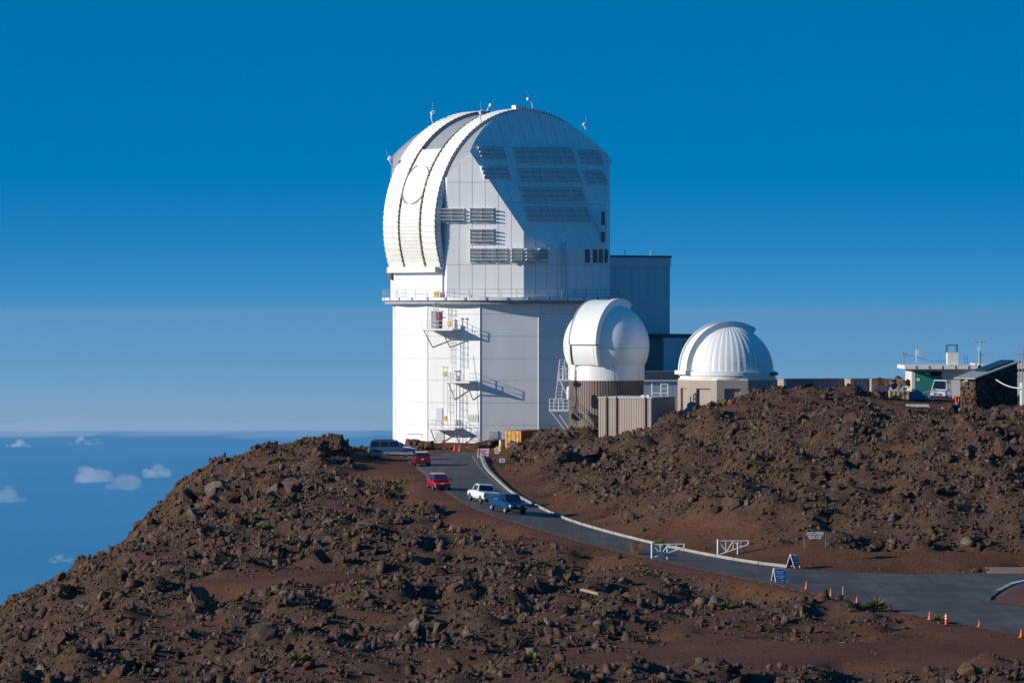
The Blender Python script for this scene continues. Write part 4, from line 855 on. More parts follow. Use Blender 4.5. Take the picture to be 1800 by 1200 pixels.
def vehicle(name, label, cat, px, py, Y, heading, L, W, H, pm, stations, cabin, wx, wr, side_windows, bed=None, rails=False, mirror=True, plate='both', lower=None, group=None, lift=0.0):
    z = h1((px-900)/FPX*Y, Y); x = (px-900)/FPX*Y; root = thing(name, label, cat, (x, Y, z+.0), math.atan2(heading[1], heading[0]), group)
    def pt(mb, nm, m, parent=None, smooth=False): return mb.build(nm, m, parent or root, smooth)
    secs = []
    for (fx, zb, zs, wf) in stations:
        X = (fx-.5)*L; h = W/2*wf; zm = zb+(zs-zb)*.45
        secs.append([(X, -h*.90, zb), (X, h*.90, zb), (X, h*.985, zb+.16), (X, h, zm), (X, h*.975, zs-.10), (X, h*.90, zs), (X, -h*.90, zs), (X, -h*.975, zs-.10), (X, -h, zm), (X, -h*.985, zb+.16)])
    body = pt(loft(secs), 'body', pm)
    if lower: 
        for s in (-1, 1): pt(MB().box(-L*.46, L*.46, s*W*.47, s*W*.507, stations[3][1]+.0, stations[3][1]+.26), 'sill_trim', lower, body)
    # cabin: base front, roof front, roof rear, base rear
    (a, b, c, d, zbelt) = cabin; A, B, C_, D = ((q-.5)*L for q in (a, b, c, d)); hb, ht = W/2*.90, W/2*.74
    cs = [[(A, -hb, zbelt), (A, hb, zbelt), (A, hb, zbelt), (A, -hb, zbelt)], [(B, -hb, zbelt), (B, hb, zbelt), (B, ht, H-.03), (B, -ht, H-.03)], [((B+C_)/2, -hb, zbelt), ((B+C_)/2, hb, zbelt), ((B+C_)/2, ht, H), ((B+C_)/2, -ht, H)], [(C_, -hb, zbelt), (C_, hb, zbelt), (C_, ht, H-.04), (C_, -ht, H-.04)], [(D, -hb, zbelt), (D, hb, zbelt), (D, hb, zbelt), (D, -hb, zbelt)]]
    cab = pt(loft(cs), 'cabin', pm)
    def cabside(xx, zf, s):      # point on the cabin side at length xx, height fraction zf
        return Vector((xx, s*(hb+(ht-hb)*zf+.008), zbelt+(H-.05-zbelt)*zf))
    for (w0, w1) in side_windows:
        for s in (-1, 1):
            x0, x1 = (w0-.5)*L, (w1-.5)*L; xt0 = min(x0, B-(B-A)*.0) if False else x0; 
            def lim(xx, zf):     # keep inside sloping pillars
                front = A+(B-A)*zf-.07; rear = D+(C_-D)*zf+.07; return max(min(xx, front), rear)
            q = [cabside(lim(x0, .08), .08, s), cabside(lim(x1, .08), .08, s), cabside(lim(x1, .88), .88, s), cabside(lim(x0, .88), .88, s)]
            nrm = Vector((0, s, .25)).normalized()*.012; m_ = MB(); m_.v = [tuple(p+nrm) for p in q]+[tuple(p-nrm) for p in q]; m_.f = [(0,1,2,3),(7,6,5,4),(0,4,5,1),(1,5,6,2),(2,6,7,3),(3,7,4,0)]; pt(m_, 'side_window', GLASS, cab)
    for (p0, p1, nm) in ((A, B, 'windscreen'), (D, C_, 'rear_window')):
        sg = 1 if p0 > p1 or nm == 'windscreen' else -1; f0, f1 = .10, .90
        def pp(f, s): return Vector((p0+(p1-p0)*f, s*((hb+(ht-hb)*f)*.9), zbelt+(H-.04-zbelt)*f))
        nrm = Vector(((H-zbelt)*(1 if nm == 'windscreen' else -1), 0, abs(p1-p0)+.01)).normalized()*.015; q = [pp(f0, -1), pp(f0, 1), pp(f1, 1), pp(f1, -1)]; m_ = MB(); m_.v = [tuple(p+nrm) for p in q]+[tuple(p-nrm*.5) for p in q]; m_.f = [(0,1,2,3),(7,6,5,4),(0,4,5,1),(1,5,6,2),(2,6,7,3),(3,7,4,0)]; pt(m_, nm, GLASS, cab)
    key = (wr,)
    for fx in wx:
        X = (fx-.5)*L
        for s in (-1, 1):
            y = s*(W/2-.10); ty = MB()
            prof = [(wr*.62, -.1), (wr*.93, -.105), (wr, -.06), (wr, .06), (wr*.93, .105), (wr*.62, .1)]; n = 20
            for (r_, yy) in prof:
                for k in range(n): t = 2*math.pi*k/n; ty.v.append((X+r_*math.cos(t), y+yy, wr+r_*math.sin(t)))
            for j in range(len(prof)-1):
                for k in range(n): ty.f.append((j*n+k, j*n+(k+1) % n, (j+1)*n+(k+1) % n, (j+1)*n+k))
            wh = pt(ty, 'tyre', RUBBER); rm = MB(); 
            for rr, yy in ((wr*.64, .085), (wr*.52, .06), (wr*.15, .075), (0.01, .075)):
                for k in range(n): t = 2*math.pi*k/n; rm.v.append((X+rr*math.cos(t), y+s*yy, wr+rr*math.sin(t)))
            for j in range(3):
                for k in range(n): rm.f.append((j*n+k, j*n+(k+1) % n, (j+1)*n+(k+1) % n, (j+1)*n+k))
            pt(rm, 'rim', CHROME, wh)
            arch = MB(); n2 = 14; R_ = wr*1.17
            for k in range(n2+1): t = math.pi*k/n2; arch.v += [(X+R_*math.cos(t), s*(W/2+.004), wr*.95+R_*math.sin(t)), (X+wr*.9*math.cos(t), s*(W/2+.006), wr*.95+wr*.9*math.sin(t))]
            for k in range(n2): arch.f.append((2*k, 2*k+2, 2*k+3, 2*k+1))
            pt(arch, 'wheel_arch', BLACKP, body)
    zf, zr = stations[-1][2], stations[0][2]; xf, xr = L/2, -L/2
    for s in (-1, 1):
        pt(MB().box(xf-.12, xf+.015, s*W*.28, s*W*.44, zf-.26, zf-.08), 'headlight', LAMPW, body); pt(MB().box(xr-.015, xr+.10, s*W*.36, s*W*.465, zr-.32, zr-.06), 'tail_light', LAMPR, body)
        if mirror: pt(MB().box(A-.35 if A > 0 else A-.3, A-.15, s*(W/2+.02), s*(W/2+.2), zbelt+.02, zbelt+.17), 'wing_mirror', BLACKP, cab)
    pt(MB().box(xf-.05, xf+.02, -W*.25, W*.25, zf-.30, zf-.10), 'grille', BLACKP, body); pt(MB().box(xf-.04, xf+.035, -W*.42, W*.42, stations[-1][1]+.0, stations[-1][1]+.2), 'front_bumper', BLACKP if not lower else lower, body)
    pt(MB().box(xr-.035, xr+.04, -W*.44, W*.44, stations[0][1]+.0, stations[0][1]+.2), 'rear_bumper', CHROME if bed else (lower or pm), body)
    pt(MB().box(xf, xf+.045, -.15, .15, stations[-1][1]+.22, stations[-1][1]+.34), 'number_plate', PLATE, body); pt(MB().box(xr-.045, xr, -.15, .15, stations[0][1]+.3, stations[0][1]+.42), 'number_plate', PLATE, body)
    if bed: pt(MB().box((bed[0]-.5)*L, (bed[1]-.5)*L, -W*.41, W*.41, stations[0][2]-.03, stations[0][2]+.012), 'bed_cover', bed[2], body); pt(MB().box(xr-.012, xr+.01, -W*.36, W*.36, zr-.45, zr-.08), 'tailgate', pm, body); pt(MB().box(xr-.02, xr, -.12, .12, zr-.2, zr-.13), 'tailgate_handle', BLACKP, body)
    if rails:
        for s in (-1, 1): pt(MB().bar(((.12-.5)*L, s*W*.33, H+.025), ((.56-.5)*L, s*W*.33, H+.025), .025), 'roof_rail', BLACKP, cab)
    hx, hy = heading; hl = math.hypot(hx, hy); fw = Vector((hx/hl, hy/hl, 0)); sd_ = Vector((-fw.y, fw.x, 0)); e = 1.5
    zf_, zb_ = h1(x+fw.x*e, Y+fw.y*e), h1(x-fw.x*e, Y-fw.y*e); zl_, zr_ = h1(x+sd_.x*.8, Y+sd_.y*.8), h1(x-sd_.x*.8, Y-sd_.y*.8)
    f3 = (fw*2*e+UP*(zf_-zb_)).normalized(); s3 = (sd_*1.6+UP*(zl_-zr_)).normalized(); u3 = f3.cross(s3).normalized(); s3 = u3.cross(f3)
    root.location.z = (zf_+zb_)/2+lift
    if lift: root.location.z = max(zf_, zb_, zl_, zr_)+.03
    else: root.rotation_euler = Matrix((f3, s3, u3)).transposed().to_euler()
    return root
SUV = [(0, .5, 1.05, .92), (.02, .42, 1.12, .98), (.2, .36, 1.15, 1), (.5, .34, 1.15, 1), (.72, .36, 1.14, 1), (.80, .36, 1.10, 1), (.97, .40, 1.0, .97), (1, .48, .92, .88)]
vehicle('parked_suv', 'silver-blue station wagon SUV parked side-on at the road top', 'car', 688, 811, 436, (1, .06), 5.2, 2.0, 1.93, paint('silver_blue', (.06, .11, .20)), SUV, (.76, .62, .06, .015, 1.12), (.19, .79), .39, ((.05, .235), (.26, .42), (.44, .66)), rails=True, lift=.14, lower=mat('silver_trim', (.42, .43, .43), .4, .1, 2))
CARB = [(0, .42, .95, .86), (.03, .32, 1.0, .96), (.2, .26, 1.02, 1), (.5, .24, .98, 1), (.75, .26, .93, 1), (.82, .28, .88, 1), (.97, .32, .72, .93), (1, .40, .62, .8)]
vehicle('parked_car', 'white car mostly hidden between the silver-blue SUV and dark red car', 'car', 699, 806, 447, (1, .1), 4.4, 1.8, 1.5, paint('white_car', (.75, .76, .78)), CARB, (.76, .56, .22, .02, .95), (.18, .81), .32, ((.1, .3), (.33, .5), (.52, .7)), lift=.1)
vehicle('parked_car', 'dark red hatchback seen from behind beside the silver-blue SUV', 'car', 740, 816, 424, (-.12, 1), 4.3, 1.8, 1.55, paint('dark_red', (.22, .012, .022)), CARB, (.78, .58, .12, .015, .96), (.18, .81), .32, ((.1, .3), (.33, .5), (.52, .7)))
vehicle('parked_car', 'bright red compact hatchback with black windows facing down the road', 'car', 771, 846, 380, (.22, -1), 4.1, 1.72, 1.53, paint('bright_red', (.42, .008, .02)), CARB, (.86, .62, .10, .015, .95), (.18, .82), .31, ((.1, .3), (.33, .52), (.54, .76)))
PU = [(0, .55, 1.10, .95), (.02, .5, 1.12, 1), (.2, .45, 1.12, 1), (.40, .42, 1.12, 1), (.6, .42, 1.12, 1), (.76, .45, 1.12, 1), (.97, .48, 1.0, .96), (1, .55, .92, .86)]
vehicle('pickup_truck', 'white extended-cab pickup truck parked on the road shoulder facing uphill', 'pickup', 850, 893, 364, (-.32, 1), 5.3, 1.85, 1.76, paint('white_truck', (.78, .78, .78)), PU, (.77, .63, .42, .385, 1.1), (.17, .80), .38, ((.44, .52), (.535, .70)), bed=(.02, .375, mat('grey_cover', (.22, .23, .24), .6)))
vehicle('pickup_truck', 'dark blue pickup truck parked nose downhill behind the white pickup', 'pickup', 892, 908, 353, (.40, -1), 5.3, 1.88, 1.78, paint('blue_truck', (.008, .045, .13)), PU, (.77, .63, .42, .385, 1.1), (.17, .80), .39, ((.44, .52), (.535, .70)), bed=(.02, .375, BLACKP))
# van on the ridge
vx = P(1656, 706, 464)
VAN = [(0, .4, 1.3, .95), (.02, .35, 1.35, 1), (.3, .32, 1.35, 1), (.6, .32, 1.35, 1), (.8, .34, 1.3, 1), (.97, .36, 1.1, .95), (1, .45, 1.0, .86)]
v = vehicle('parked_van', 'white high-roof van parked by the green door of the white building', 'van', 1654, 706, 462, (-.25, -1), 5.6, 2.0, 2.55, paint('white_van', (.76, .77, .79)), VAN, (.90, .72, .03, .005, 1.3), (.18, .82), .36, ((.55, .72),))
v.location.z = P(1654, 705, 462).z
# ------------------------------------------------------------------ gates, signs, cones, kerb and other small things
def gz(px, Y): x = (px-900)/FPX*Y; return Vector((x, Y, h1(x, Y)))
def simple(name, label, cat, loc, group=None): t = thing(name, label, cat, loc, 0, group); return t, local(t)
WG = mat('gate_white', (.80, .80, .78), .4, .1, 3)
def gate(label, px0, px1, ptop, pbot, Y, post_px, panel):
    sc_ = FPX/Y; b = gz(px0, Y); o, q = simple('swing_gate', label, 'gate', b, 'swing gates at the road'); W = (px1-px0)/sc_; H = (pbot-ptop)/sc_
    def G(u, v): return Vector((b.x+u*W, b.y+.35*u*W*.3, b.z+v*H))
    q(MB().bar(G(0, -.1), G(0, 1.05), .075, 8), 'hinge_post', WG); q(MB().bar(G(.03, .93), G(1, .93), .05, 6), 'top_rail', WG); q(MB().bar(G(.03, .06), G(1, .70), .05, 6), 'bottom_rail', WG); q(MB().bar(G(1, .70), G(1, .95), .05, 6), 'end_bar', WG)
    for (a, c) in (((.04, .92), (.28, .24)), ((.28, .24), (.5, .92)), ((.5, .92), (.76, .55)), ((.26, .24), (.26, .92)), ((.5, .4), (.5, .92)), ((.76, .56), (.76, .92))): q(MB().bar(G(*a), G(*c), .035, 5), 'brace', WG)
    u = (post_px-px0)/(px1-px0); q(MB().bar(G(u, -.3), G(u, .8), .055, 6).obox(G(u, .8), Vector((1, 0, 0)), UP, Vector((0, 1, 0)), .09, .06, .06), 'support_post', WG)
    if panel: q(MB().obox(G(.27, .32)+Vector((0, -.06, 0)), Vector((1, 0, 0)), UP, Vector((0, 1, 0)), .3, .17, .02), 'gate_sign', mat('blue_sign', (.05, .13, .3), .5, .3, 6))
gate('white swing gate with small blue plate on the lower side of the road', 1146, 1203, 955, 982, 312, 1173, True); gate('white swing gate standing on the upper side of the road', 1262, 1316, 949, 977, 319, 1297, False)
BLUES = mat('sign_blue', (.05, .19, .48), .4, .15, 4)
def aframe(label, px, Y, wpx, hpx, rz, m):
    b = gz(px, Y); s = FPX/Y; W, H = wpx/s, hpx/s; o = thing('aframe_sign', label, 'sign', b, rz, 'blue A-frame signs'); 
    def pt(mb, n, mm, par=None): return mb.build(n, mm, par or o)
    for sy in (-1, 1):
        for sx in (-1, 1): pt(MB().bar((sx*W/2, sy*.42, 0), (sx*W/2, sy*.03, H), .035, 5), 'leg', WG)
        nrm = Vector((0, sy*H, .39)).normalized(); cc = Vector((0, sy*.23, H*.55)); pn = pt(MB().obox(cc, Vector((1, 0, 0)), Vector((0, -sy*.39, H)).normalized(), nrm, W*.47, H*.40, .02), 'panel', m)
        for k, (ww, zz) in enumerate(((.36, .25), (.28, .1), (.38, -.1), (.22, -.25))): pt(MB().obox(cc+nrm*.024+Vector((0, -sy*.39, H)).normalized()*(H*zz), Vector((1, 0, 0)), Vector((0, -sy*.39, H)).normalized(), nrm, W*ww, H*.035, .003), 'lettering', WG, pn)
    for k in range(5): pt(MB().obox((-W/2+W*(k+.5)/5, 0, H+.03), Vector((1, 0, 0)), UP, Vector((0, 1, 0)), .07, .05, .05), 'sandbag_clip', WG)
aframe('blue A-frame notice sign standing on the asphalt at the road edge', 1370, 297.5, 22, 23, .35, BLUES); aframe('purple-blue A-frame sign on the cinder verge across the road', 1394, 311, 17, 22, .9, mat('sign_purple', (.06, .05, .30), .4, .15, 4))
# brown notice board
b = gz(1432, 313); o, q = simple('notice_board', 'brown notice board with rows of white lettering on two posts', 'sign', b); s = FPX/313; TIMB = mat('grey_timber', (.22, .17, .14), .8, .2, 4); BR = mat('brown_board', (.10, .05, .045), .6, .2, 4)
def NBp(px, py): return Vector(((px-900)/FPX*313, 313, -(py-EYE)/FPX*313))
for x in (1414.5, 1452): q(MB().bar(NBp(x, 962), NBp(x, 936), .045, 6), 'post', TIMB)
bd = q(MB().obox(NBp(1433, 941), Vector((1, 0, 0)), UP, Vector((0, 1, 0)), 20/s, 7.2/s, .03), 'board', BR); rl = random.Random(3)
for (yy, words) in ((935.8, (9, 11)), (938.9, (8, 3, 9)), (942.6, (9, 2, 5)), (945.6, (8, 6))):
    n = sum(words)+len(words)-1; x = 1433-n*.72; 
    for wd in words:
        for i in range(wd): q(MB().obox(NBp(x+.6, yy)-Vector((0, .035, 0)), Vector((1, 0, 0)), UP, Vector((0, 1, 0)), rl.uniform(.35, .58)/s, 1.1/s, .004), 'letter', WG, bd); x += 1.44
        x += 1.44
q(MB().obox(NBp(1433, 940.7)-Vector((0, .034, 0)), Vector((1, 0, 0)), UP, Vector((0, 1, 0)), 19.5/s, .12/s, .003), 'rule_line', DARK, bd)
# cones and markers
def cone(px, Y, h, label, sleeve=False, group='orange cones along the asphalt edge'):
    b = gz(px, Y); o = thing('traffic_cone', label, 'cone', b, random.uniform(0, 1), group)
    MB().box(-.19*h/.7, .19*h/.7, -.19*h/.7, .19*h/.7, 0, .04).build('base', ORANGE, o)
    MB().lathe([(.145*h/.7, .04), (.035, h), (.001, h+.005)], 20).build('cone_body', ORANGE, o)
    if sleeve: MB().lathe([(.10*h/.7, h*.45), (.075*h/.7, h*.68)], 20).build('sleeve', WG, o)
CL = 'orange traffic cone on the lower asphalt edge of the road'
for (px, py) in ((1418, 1038), (1461, 1051), (1507, 1066), (1566, 1077), (1635, 1092), (1722, 1105), (1796, 1124)):
    x, Y = at_px(px, py); cone(px, Y+1.2, .58 if px != 1722 else .42, CL)
for (px, py, lab) in ((799, 791, 'orange traffic cone at the observatory foot left of the flag cone'), (808, 791, 'orange traffic cone with a tall stick at the observatory foot'), (873, 786, 'orange traffic cone beside the yellow and white bollard'), (748, 806, 'orange traffic cone behind the dark red hatchback')):
    cone(px, {799: 461, 808: 460, 873: 452, 748: 432}[px], .75, lab, group=None)
b = gz(808, 460); o, q = simple('marker_stick', 'thin dark stick standing in the traffic cone by the observatory', 'pole', b+UP*.75); q(MB().bar(b+UP*.74, b+UP*2.0, .03, 5), 'stick', DARK); q(MB().obox(b+UP*2.0, Vector((1, 0, 0)), UP, Vector((0, 1, 0)), .05, .05, .02), 'tip', ORANGE)
x, Y = at_px(1664, 1099); b = gz(1664, Y); o, q = simple('delineator_post', 'orange and white banded delineator post on the asphalt edge', 'post', b); q(MB().lathe([(.11, 0), (.09, .8), (.001, .82)], 16, b), 'tube', ORANGE); q(MB().lathe([(.112, .42), (.106, .52)], 16, b), 'white_band', WG); q(MB().lathe([(.108, .60), (.102, .70)], 16, b), 'white_band', WG); q(MB().box(b.x-.2, b.x+.2, b.y-.2, b.y+.2, b.z, b.z+.05), 'base', BLACKP)
x, Y = at_px(1482, 1052); b = gz(1482, Y); o, q = simple('marker_stake', 'thin white stake at the road edge between two orange cones', 'stake', b); q(MB().bar(b-UP*.1, b+UP*.85, .022, 5), 'stake', WG); q(MB().bar(b+UP*.80, b+UP*.87, .03, 5), 'cap', WG)
# kerb stones along the upper road edge
kb = bpy.data.objects.new('kerb', None); COL.objects.link(kb); tag(kb, kind='structure'); CONC = mat('pale_concrete', (.38, .345, .30), .85, .3, 1.5, .3, 12)
cum = np.r_[0, np.cumsum(np.linalg.norm(np.diff(ER[:, :2], axis=0), axis=1))]; outw = ER-EL; outw[:, 2] = 0; outw /= np.linalg.norm(outw, axis=1)[:, None]
sN = 4.0
pxe = 900+ER[:, 0]/ER[:, 1]*FPX; send = cum[int(np.argmax(pxe > 1352))]
while sN < send:
    Ls = random.choice((2.6, 3.0, 3.2)); gap = .12 if sN > 30 else random.choice((.15, .3)); pts = []
    for t in np.linspace(sN, sN+Ls-gap, 5): pts.append([np.interp(t, cum, ER[:, i]+outw[:, i]*.28) for i in range(3)]); 
    m = MB(); hw_ = .24 if sN < 26 else .30; hh = .30 if sN < 26 else .22
    for p in pts:
        i = int(np.argmin(np.abs(cum-sN))); ov = Vector(outw[i]); p = Vector(p)
        for (o_, zz) in ((-hw_, -.15), (-hw_, hh-.05), (-hw_+.05, hh), (hw_, hh), (hw_, -.15)): m.v.append(tuple(p+ov*o_+UP*(zz+random.uniform(-.012, .012))))
    for j in range(4):
        for k in range(5): m.f.append((j*5+k, j*5+(k+1) % 5, j*5+5+(k+1) % 5, j*5+5+k))
    m.f += [(4, 3, 2, 1, 0), (20, 21, 22, 23, 24)]; m.build('kerb_stone', CONC, kb); sN += Ls
# low wall and white kerb at the junction
b = gz(1760, 309.5); o, q = simple('low_wall', 'low tan block wall at the cinder bank edge by the junction', 'wall', b); X = Vector((1, 0, 0)); Yv = Vector((0, 1, 0))
for k in range(2):
    for i in range(12): q(MB().obox(b+X*(-.9+i*.42+(.2 if k else 0))+UP*(.1+.2*k), X, UP, Yv, .203, .096, .14), 'block', mat('tan_block', (.36, .25, .19), .85, .2, 3))
q(MB().obox(b+X*1.6+UP*.44, X, UP, Yv, 2.8, .035, .17), 'coping', TAN2)
isl = [at_px(*p) for p in ((1737, 1056), (1755, 1042), (1780, 1029), (1830, 1018), (1880, 1040), (1880, 1072), (1800, 1066))]
ip = [Vector((x, y, h1(x, y))) for x, y in isl]; m = MB(); cI = sum(ip, Vector())/len(ip); m.v = [tuple(p+UP*.02) for p in ip]+[tuple(cI+(p-cI)*.6+UP*.30) for p in ip]+[tuple(cI+UP*.4)]; n = len(ip)
for k in range(n): m.f.append((k, (k+1) % n, n+(k+1) % n, n+k)); m.f.append((n+k, n+(k+1) % n, 2*n))
tag(m.build('traffic_island', mat('red_cinder', (.12, .045, .032), .95, .5, 2, .8, 8)), kind='structure')
k2 = bpy.data.objects.new('kerb', None); COL.objects.link(k2); tag(k2, kind='structure')
for a, c, mm in ((ip[0], ip[1], ASPH), (ip[1], ip[2], CONC), (ip[2], ip[3], WG)):
    d = (c-a); Lk = d.length; d.normalize(); sd = d.cross(UP)
    for i in range(max(1, int(Lk/2.4))): f0 = i/max(1, int(Lk/2.4)); f1 = (i+.96)/max(1, int(Lk/2.4)); MB().obox(a+d*Lk*(f0+f1)/2+UP*.1, d, UP, sd, Lk*(f1-f0)/2, .12, .18).build('kerb_stone', mm, k2)
# barricade and signs at the top of the road
b = gz(849, 440); o, q = simple('barricade', 'white and pink notice barricade with orange posts at the road top', 'barricade', b)
def BB(px, py, Y=440): return P(px, py, Y)
for x in (840, 858): q(MB().bar(BB(x-.5, 808), BB(x+1.5, 788), .09, 6), 'post', mat('faded_orange', (.75, .30, .18), .6, .2, 4))
pn = q(MB().obox(BB(850, 796), X, UP, Yv, .55, .5, .03), 'panel', mat('notice_white', (.72, .68, .70), .5, .2, 6))
for (dx, dy, w_, h_, cc) in ((0, 4, .35, .06, (.5, .1, .15)), (-2, 1, .25, .09, (.55, .2, .4)), (2, -1.5, .3, .05, (.2, .25, .45)), (0, -4, .4, .05, (.3, .3, .4))): q(MB().obox(BB(850+dx, 796-dy)-Yv*.04, X, UP, Yv, w_, h_, .005), 'lettering', mat('ink%d' % (cc[0]*100), cc, .6), pn)
q(MB().obox(BB(850, 806.5), X, UP, Yv, .6, .05, .25), 'foot', WG)
def rsign(label, px, py, wpx, hpx, tilt, py_base, Y):
    s = FPX/Y; c = P(px, py, Y); o, q = simple('road_sign', label, 'sign', P(px, py_base, Y)); u = Vector((math.cos(tilt), 0, math.sin(tilt))); v_ = Vector((-math.sin(tilt), 0, math.cos(tilt)))
    pl = q(MB().obox(c, u, v_, Yv, wpx/2/s, hpx/2/s, .02), 'plate', WG)
    for k in range(3): q(MB().obox(c+v_*((.25-.25*k)*hpx/s)-Yv*.025, u, v_, Yv, wpx*.36/s, .035, .003), 'lettering', mat('ink_purple', (.15, .1, .3), .6), pl)
    q(MB().bar(P(px+.5, py_base+3, Y)+Yv*.05, c+Yv*.05, .03, 5), 'post', BR)
rsign('tilted white road sign on brown post beside the barricade', 873, 792, 7.5, 11, .28, 806, 437); rsign('small white notice with blue text among rocks below the tilted sign', 882.5, 809, 10, 7, -.05, 820, 428)
b = gz(880, 453); o, q = simple('bollard', 'yellow based white post with black arms beside the yellow container', 'post', b); q(MB().lathe([(.28, -.1), (.28, .62), (.1, .66)], 16, b), 'yellow_base', YELLOW); q(MB().lathe([(.17, .6), (.17, 1.3), (.02, 1.32)], 12, b), 'white_post', WG); q(MB().bar(b+UP*1.28-X*.9, b+UP*1.36+X*.8, .06, 5), 'arm', BLACKP); q(MB().bar(b+UP*1.2, b+UP*1.9, .025, 5), 'rod', STEEL)
# planks on the lower slope
TIM = mat('weathered_timber', (.34, .25, .18), .85, .3, 5)
for (p0, p1, lab) in (((846, 1063), (901, 1064), 'long weathered plank lying on the dark lower slope'), ((1022, 1042), (1054, 1046), 'short pale plank lying below the boulders on the slope')):
    a = Vector((*at_px(*p0), 0)); c = Vector((*at_px(*p1), 0)); 
    for v_ in (a, c): v_.z = float(place_z(np.array([v_.x]), np.array([v_.y]))[0])+.30
    d = (c-a); Lk = d.length; d.normalize(); o = MB().obox((a+c)/2, d, UP, d.cross(UP), Lk/2, .06, .14).obox((a+c)/2+UP*.09, d, UP, d.cross(UP), Lk*.46, .03, .13).build('plank', TIM); tag(o, lab, 'plank')
# shrubs
SHM = [mat('shrub_green', (.15, .16, .04), .8, .5, 5, col2=(.08, .095, .025)), mat('shrub_yellow', (.28, .24, .05), .8, .4, 5, col2=(.15, .14, .035)), mat('shrub_dry', (.15, .115, .075), .85, .4, 5)]
sh_me = []
for i in range(6):
    g_ = np.random.default_rng(60+i); m = MB()
    for k in range(300):
        az = g_.uniform(0, 6.28); el = math.acos(g_.uniform(0, 1)); d = Vector((math.sin(el)*math.cos(az), math.sin(el)*math.sin(az), math.cos(el)*.8+.1)); Ln = g_.uniform(.25, .55)*(1-.3*math.sin(el)); a = d*g_.uniform(.02, .25); sd = d.cross(Vector(g_.normal(size=3))).normalized()*g_.uniform(.012, .03); t_ = a+d*Ln
        m.v += [tuple(a-sd*.5), tuple(a+sd*.5), tuple((a+t_)/2+sd), tuple(t_), tuple((a+t_)/2-sd)]; j = len(m.v)-5; m.f.append((j, j+1, j+2, j+3, j+4))
    me = bpy.data.meshes.new('foliage'); me.from_pydata(m.v, [], m.f); me.materials.append(SHM[(0, 1, 0, 1, 2, 0)[i]]); sh_me.append(me)
stem = MB().bar((0, 0, -.25), (0, 0, .18), .03, 5).bar((0, 0, 0), (.1, .05, .25), .02, 4); stm = bpy.data.meshes.new('stem'); stm.from_pydata(stem.v, [], stem.f); stm.materials.append(TIM)
def shrub(px, py, s, i, label='small yellow-green shrub growing between lava rocks', group='shrubs on the lava slopes'):
    x, y = at_px(px, py); z = float(place_z(np.array([x]), np.array([y]))[0]); o = thing('shrub', label, 'shrub', (x, y, z+.12), random.uniform(0, 6), group); o.scale = (s, s, s*.8)
    f = bpy.data.objects.new('foliage', sh_me[i]); COL.objects.link(f); f.parent = o; t_ = bpy.data.objects.new('stem', stm); COL.objects.link(t_); t_.parent = o
for k, (px, py, s) in enumerate(((490, 815, 1.2), (515, 822, .9), (505, 972, 1.1), (620, 1061, .9), (402, 1092, .9), (737, 1063, 1.1), (768, 1088, .9), (715, 1186, 1.3), (520, 1172, 1.2), (702, 978, .8), (1240, 1027, 1.2), (1278, 1070, 1.2), (1540, 1074, 1.6), (1232, 780, 1.3), (1066, 848, 1.0), (1157, 840, .9), (1237, 862, 1.1), (1300, 905, .7), (1448, 905, .9),
        (1530, 718, 1.1), (1590, 742, 1.1), (1648, 764, 1.0), (1727, 768, 1.2), (1402, 742, 1.1), (1448, 690, 1.0), (460, 948, 1.2), (376, 912, 1.1), (688, 848, 1.0), (690, 872, 1.2), (1160, 960, 1.0), (1088, 1030, 1.1), (1135, 1010, .9), (960, 800, 1.2), (985, 775, 1.2), (1100, 770, .9), (705, 1000, .8), (880, 780, .7), (1480, 1060, .8), (1650, 1095, 1.0), (935, 1165, 1.2), (1065, 1118, .8), (500, 1145, .8))): shrub(px, py, s*1.25, k % 6)
# ridge yard
def yard(name, label, cat, px, py, Y): c = P(px, py, Y); c.z = float(place_z(np.array([c.x]), np.array([c.y]))[0]); t = thing(name, label, cat, c); return c, local(t)
c, q = yard('timber_crate', 'pale plywood crate in the yard below the white building', 'crate', 1580, 704, 446); PLY = mat('plywood', (.55, .36, .16), .7, .2, 3)
q(MB().obox(c+UP*.55, X, UP, Yv, 1.15, .5, .6), 'box', PLY)
for k in range(5): q(MB().obox(c+UP*.55+X*(-1.05+k*.52)-Yv*.62, X, UP, Yv, .06, .5, .03), 'batten', PLY)
q(MB().bar(c+UP*.1-X*.9-Yv*.7, c+UP*.95+X*.7-Yv*.7, .04, 5), 'brace', DARK)
c, q = yard('tarp_heap', 'blue-grey tarpaulin heap behind the plywood crate', 'tarp', 1612, 700, 450); m = MB(); g_ = np.random.default_rng(4)
NXt, NYt = 14, 8
for j in range(NYt+1):
    for i in range(NXt+1):
        u, v_ = i/NXt, j/NYt; edge = min(u, 1-u, v_, 1-v_)*4; m.v.append(tuple(c+X*(u-.5)*4.2+Yv*(v_-.5)*2+UP*(min(1, edge)*(.55+.5*g_.random()))))
for j in range(NYt):
    for i in range(NXt): a = j*(NXt+1)+i; m.f.append((a, a+1, a+NXt+2, a+NXt+1))
q(m, 'tarp', mat('tarp_blue', (.10, .15, .24), .5, .4, 3)); q(MB().bar(c+X*.3+UP*.6, c+X*2.2+UP*1.25, .07, 5), 'pole', STEEL); q(MB().bar(c+X*1.0+UP*.7, c+X*2.4+UP*.9, .05, 5), 'pole', STEEL)
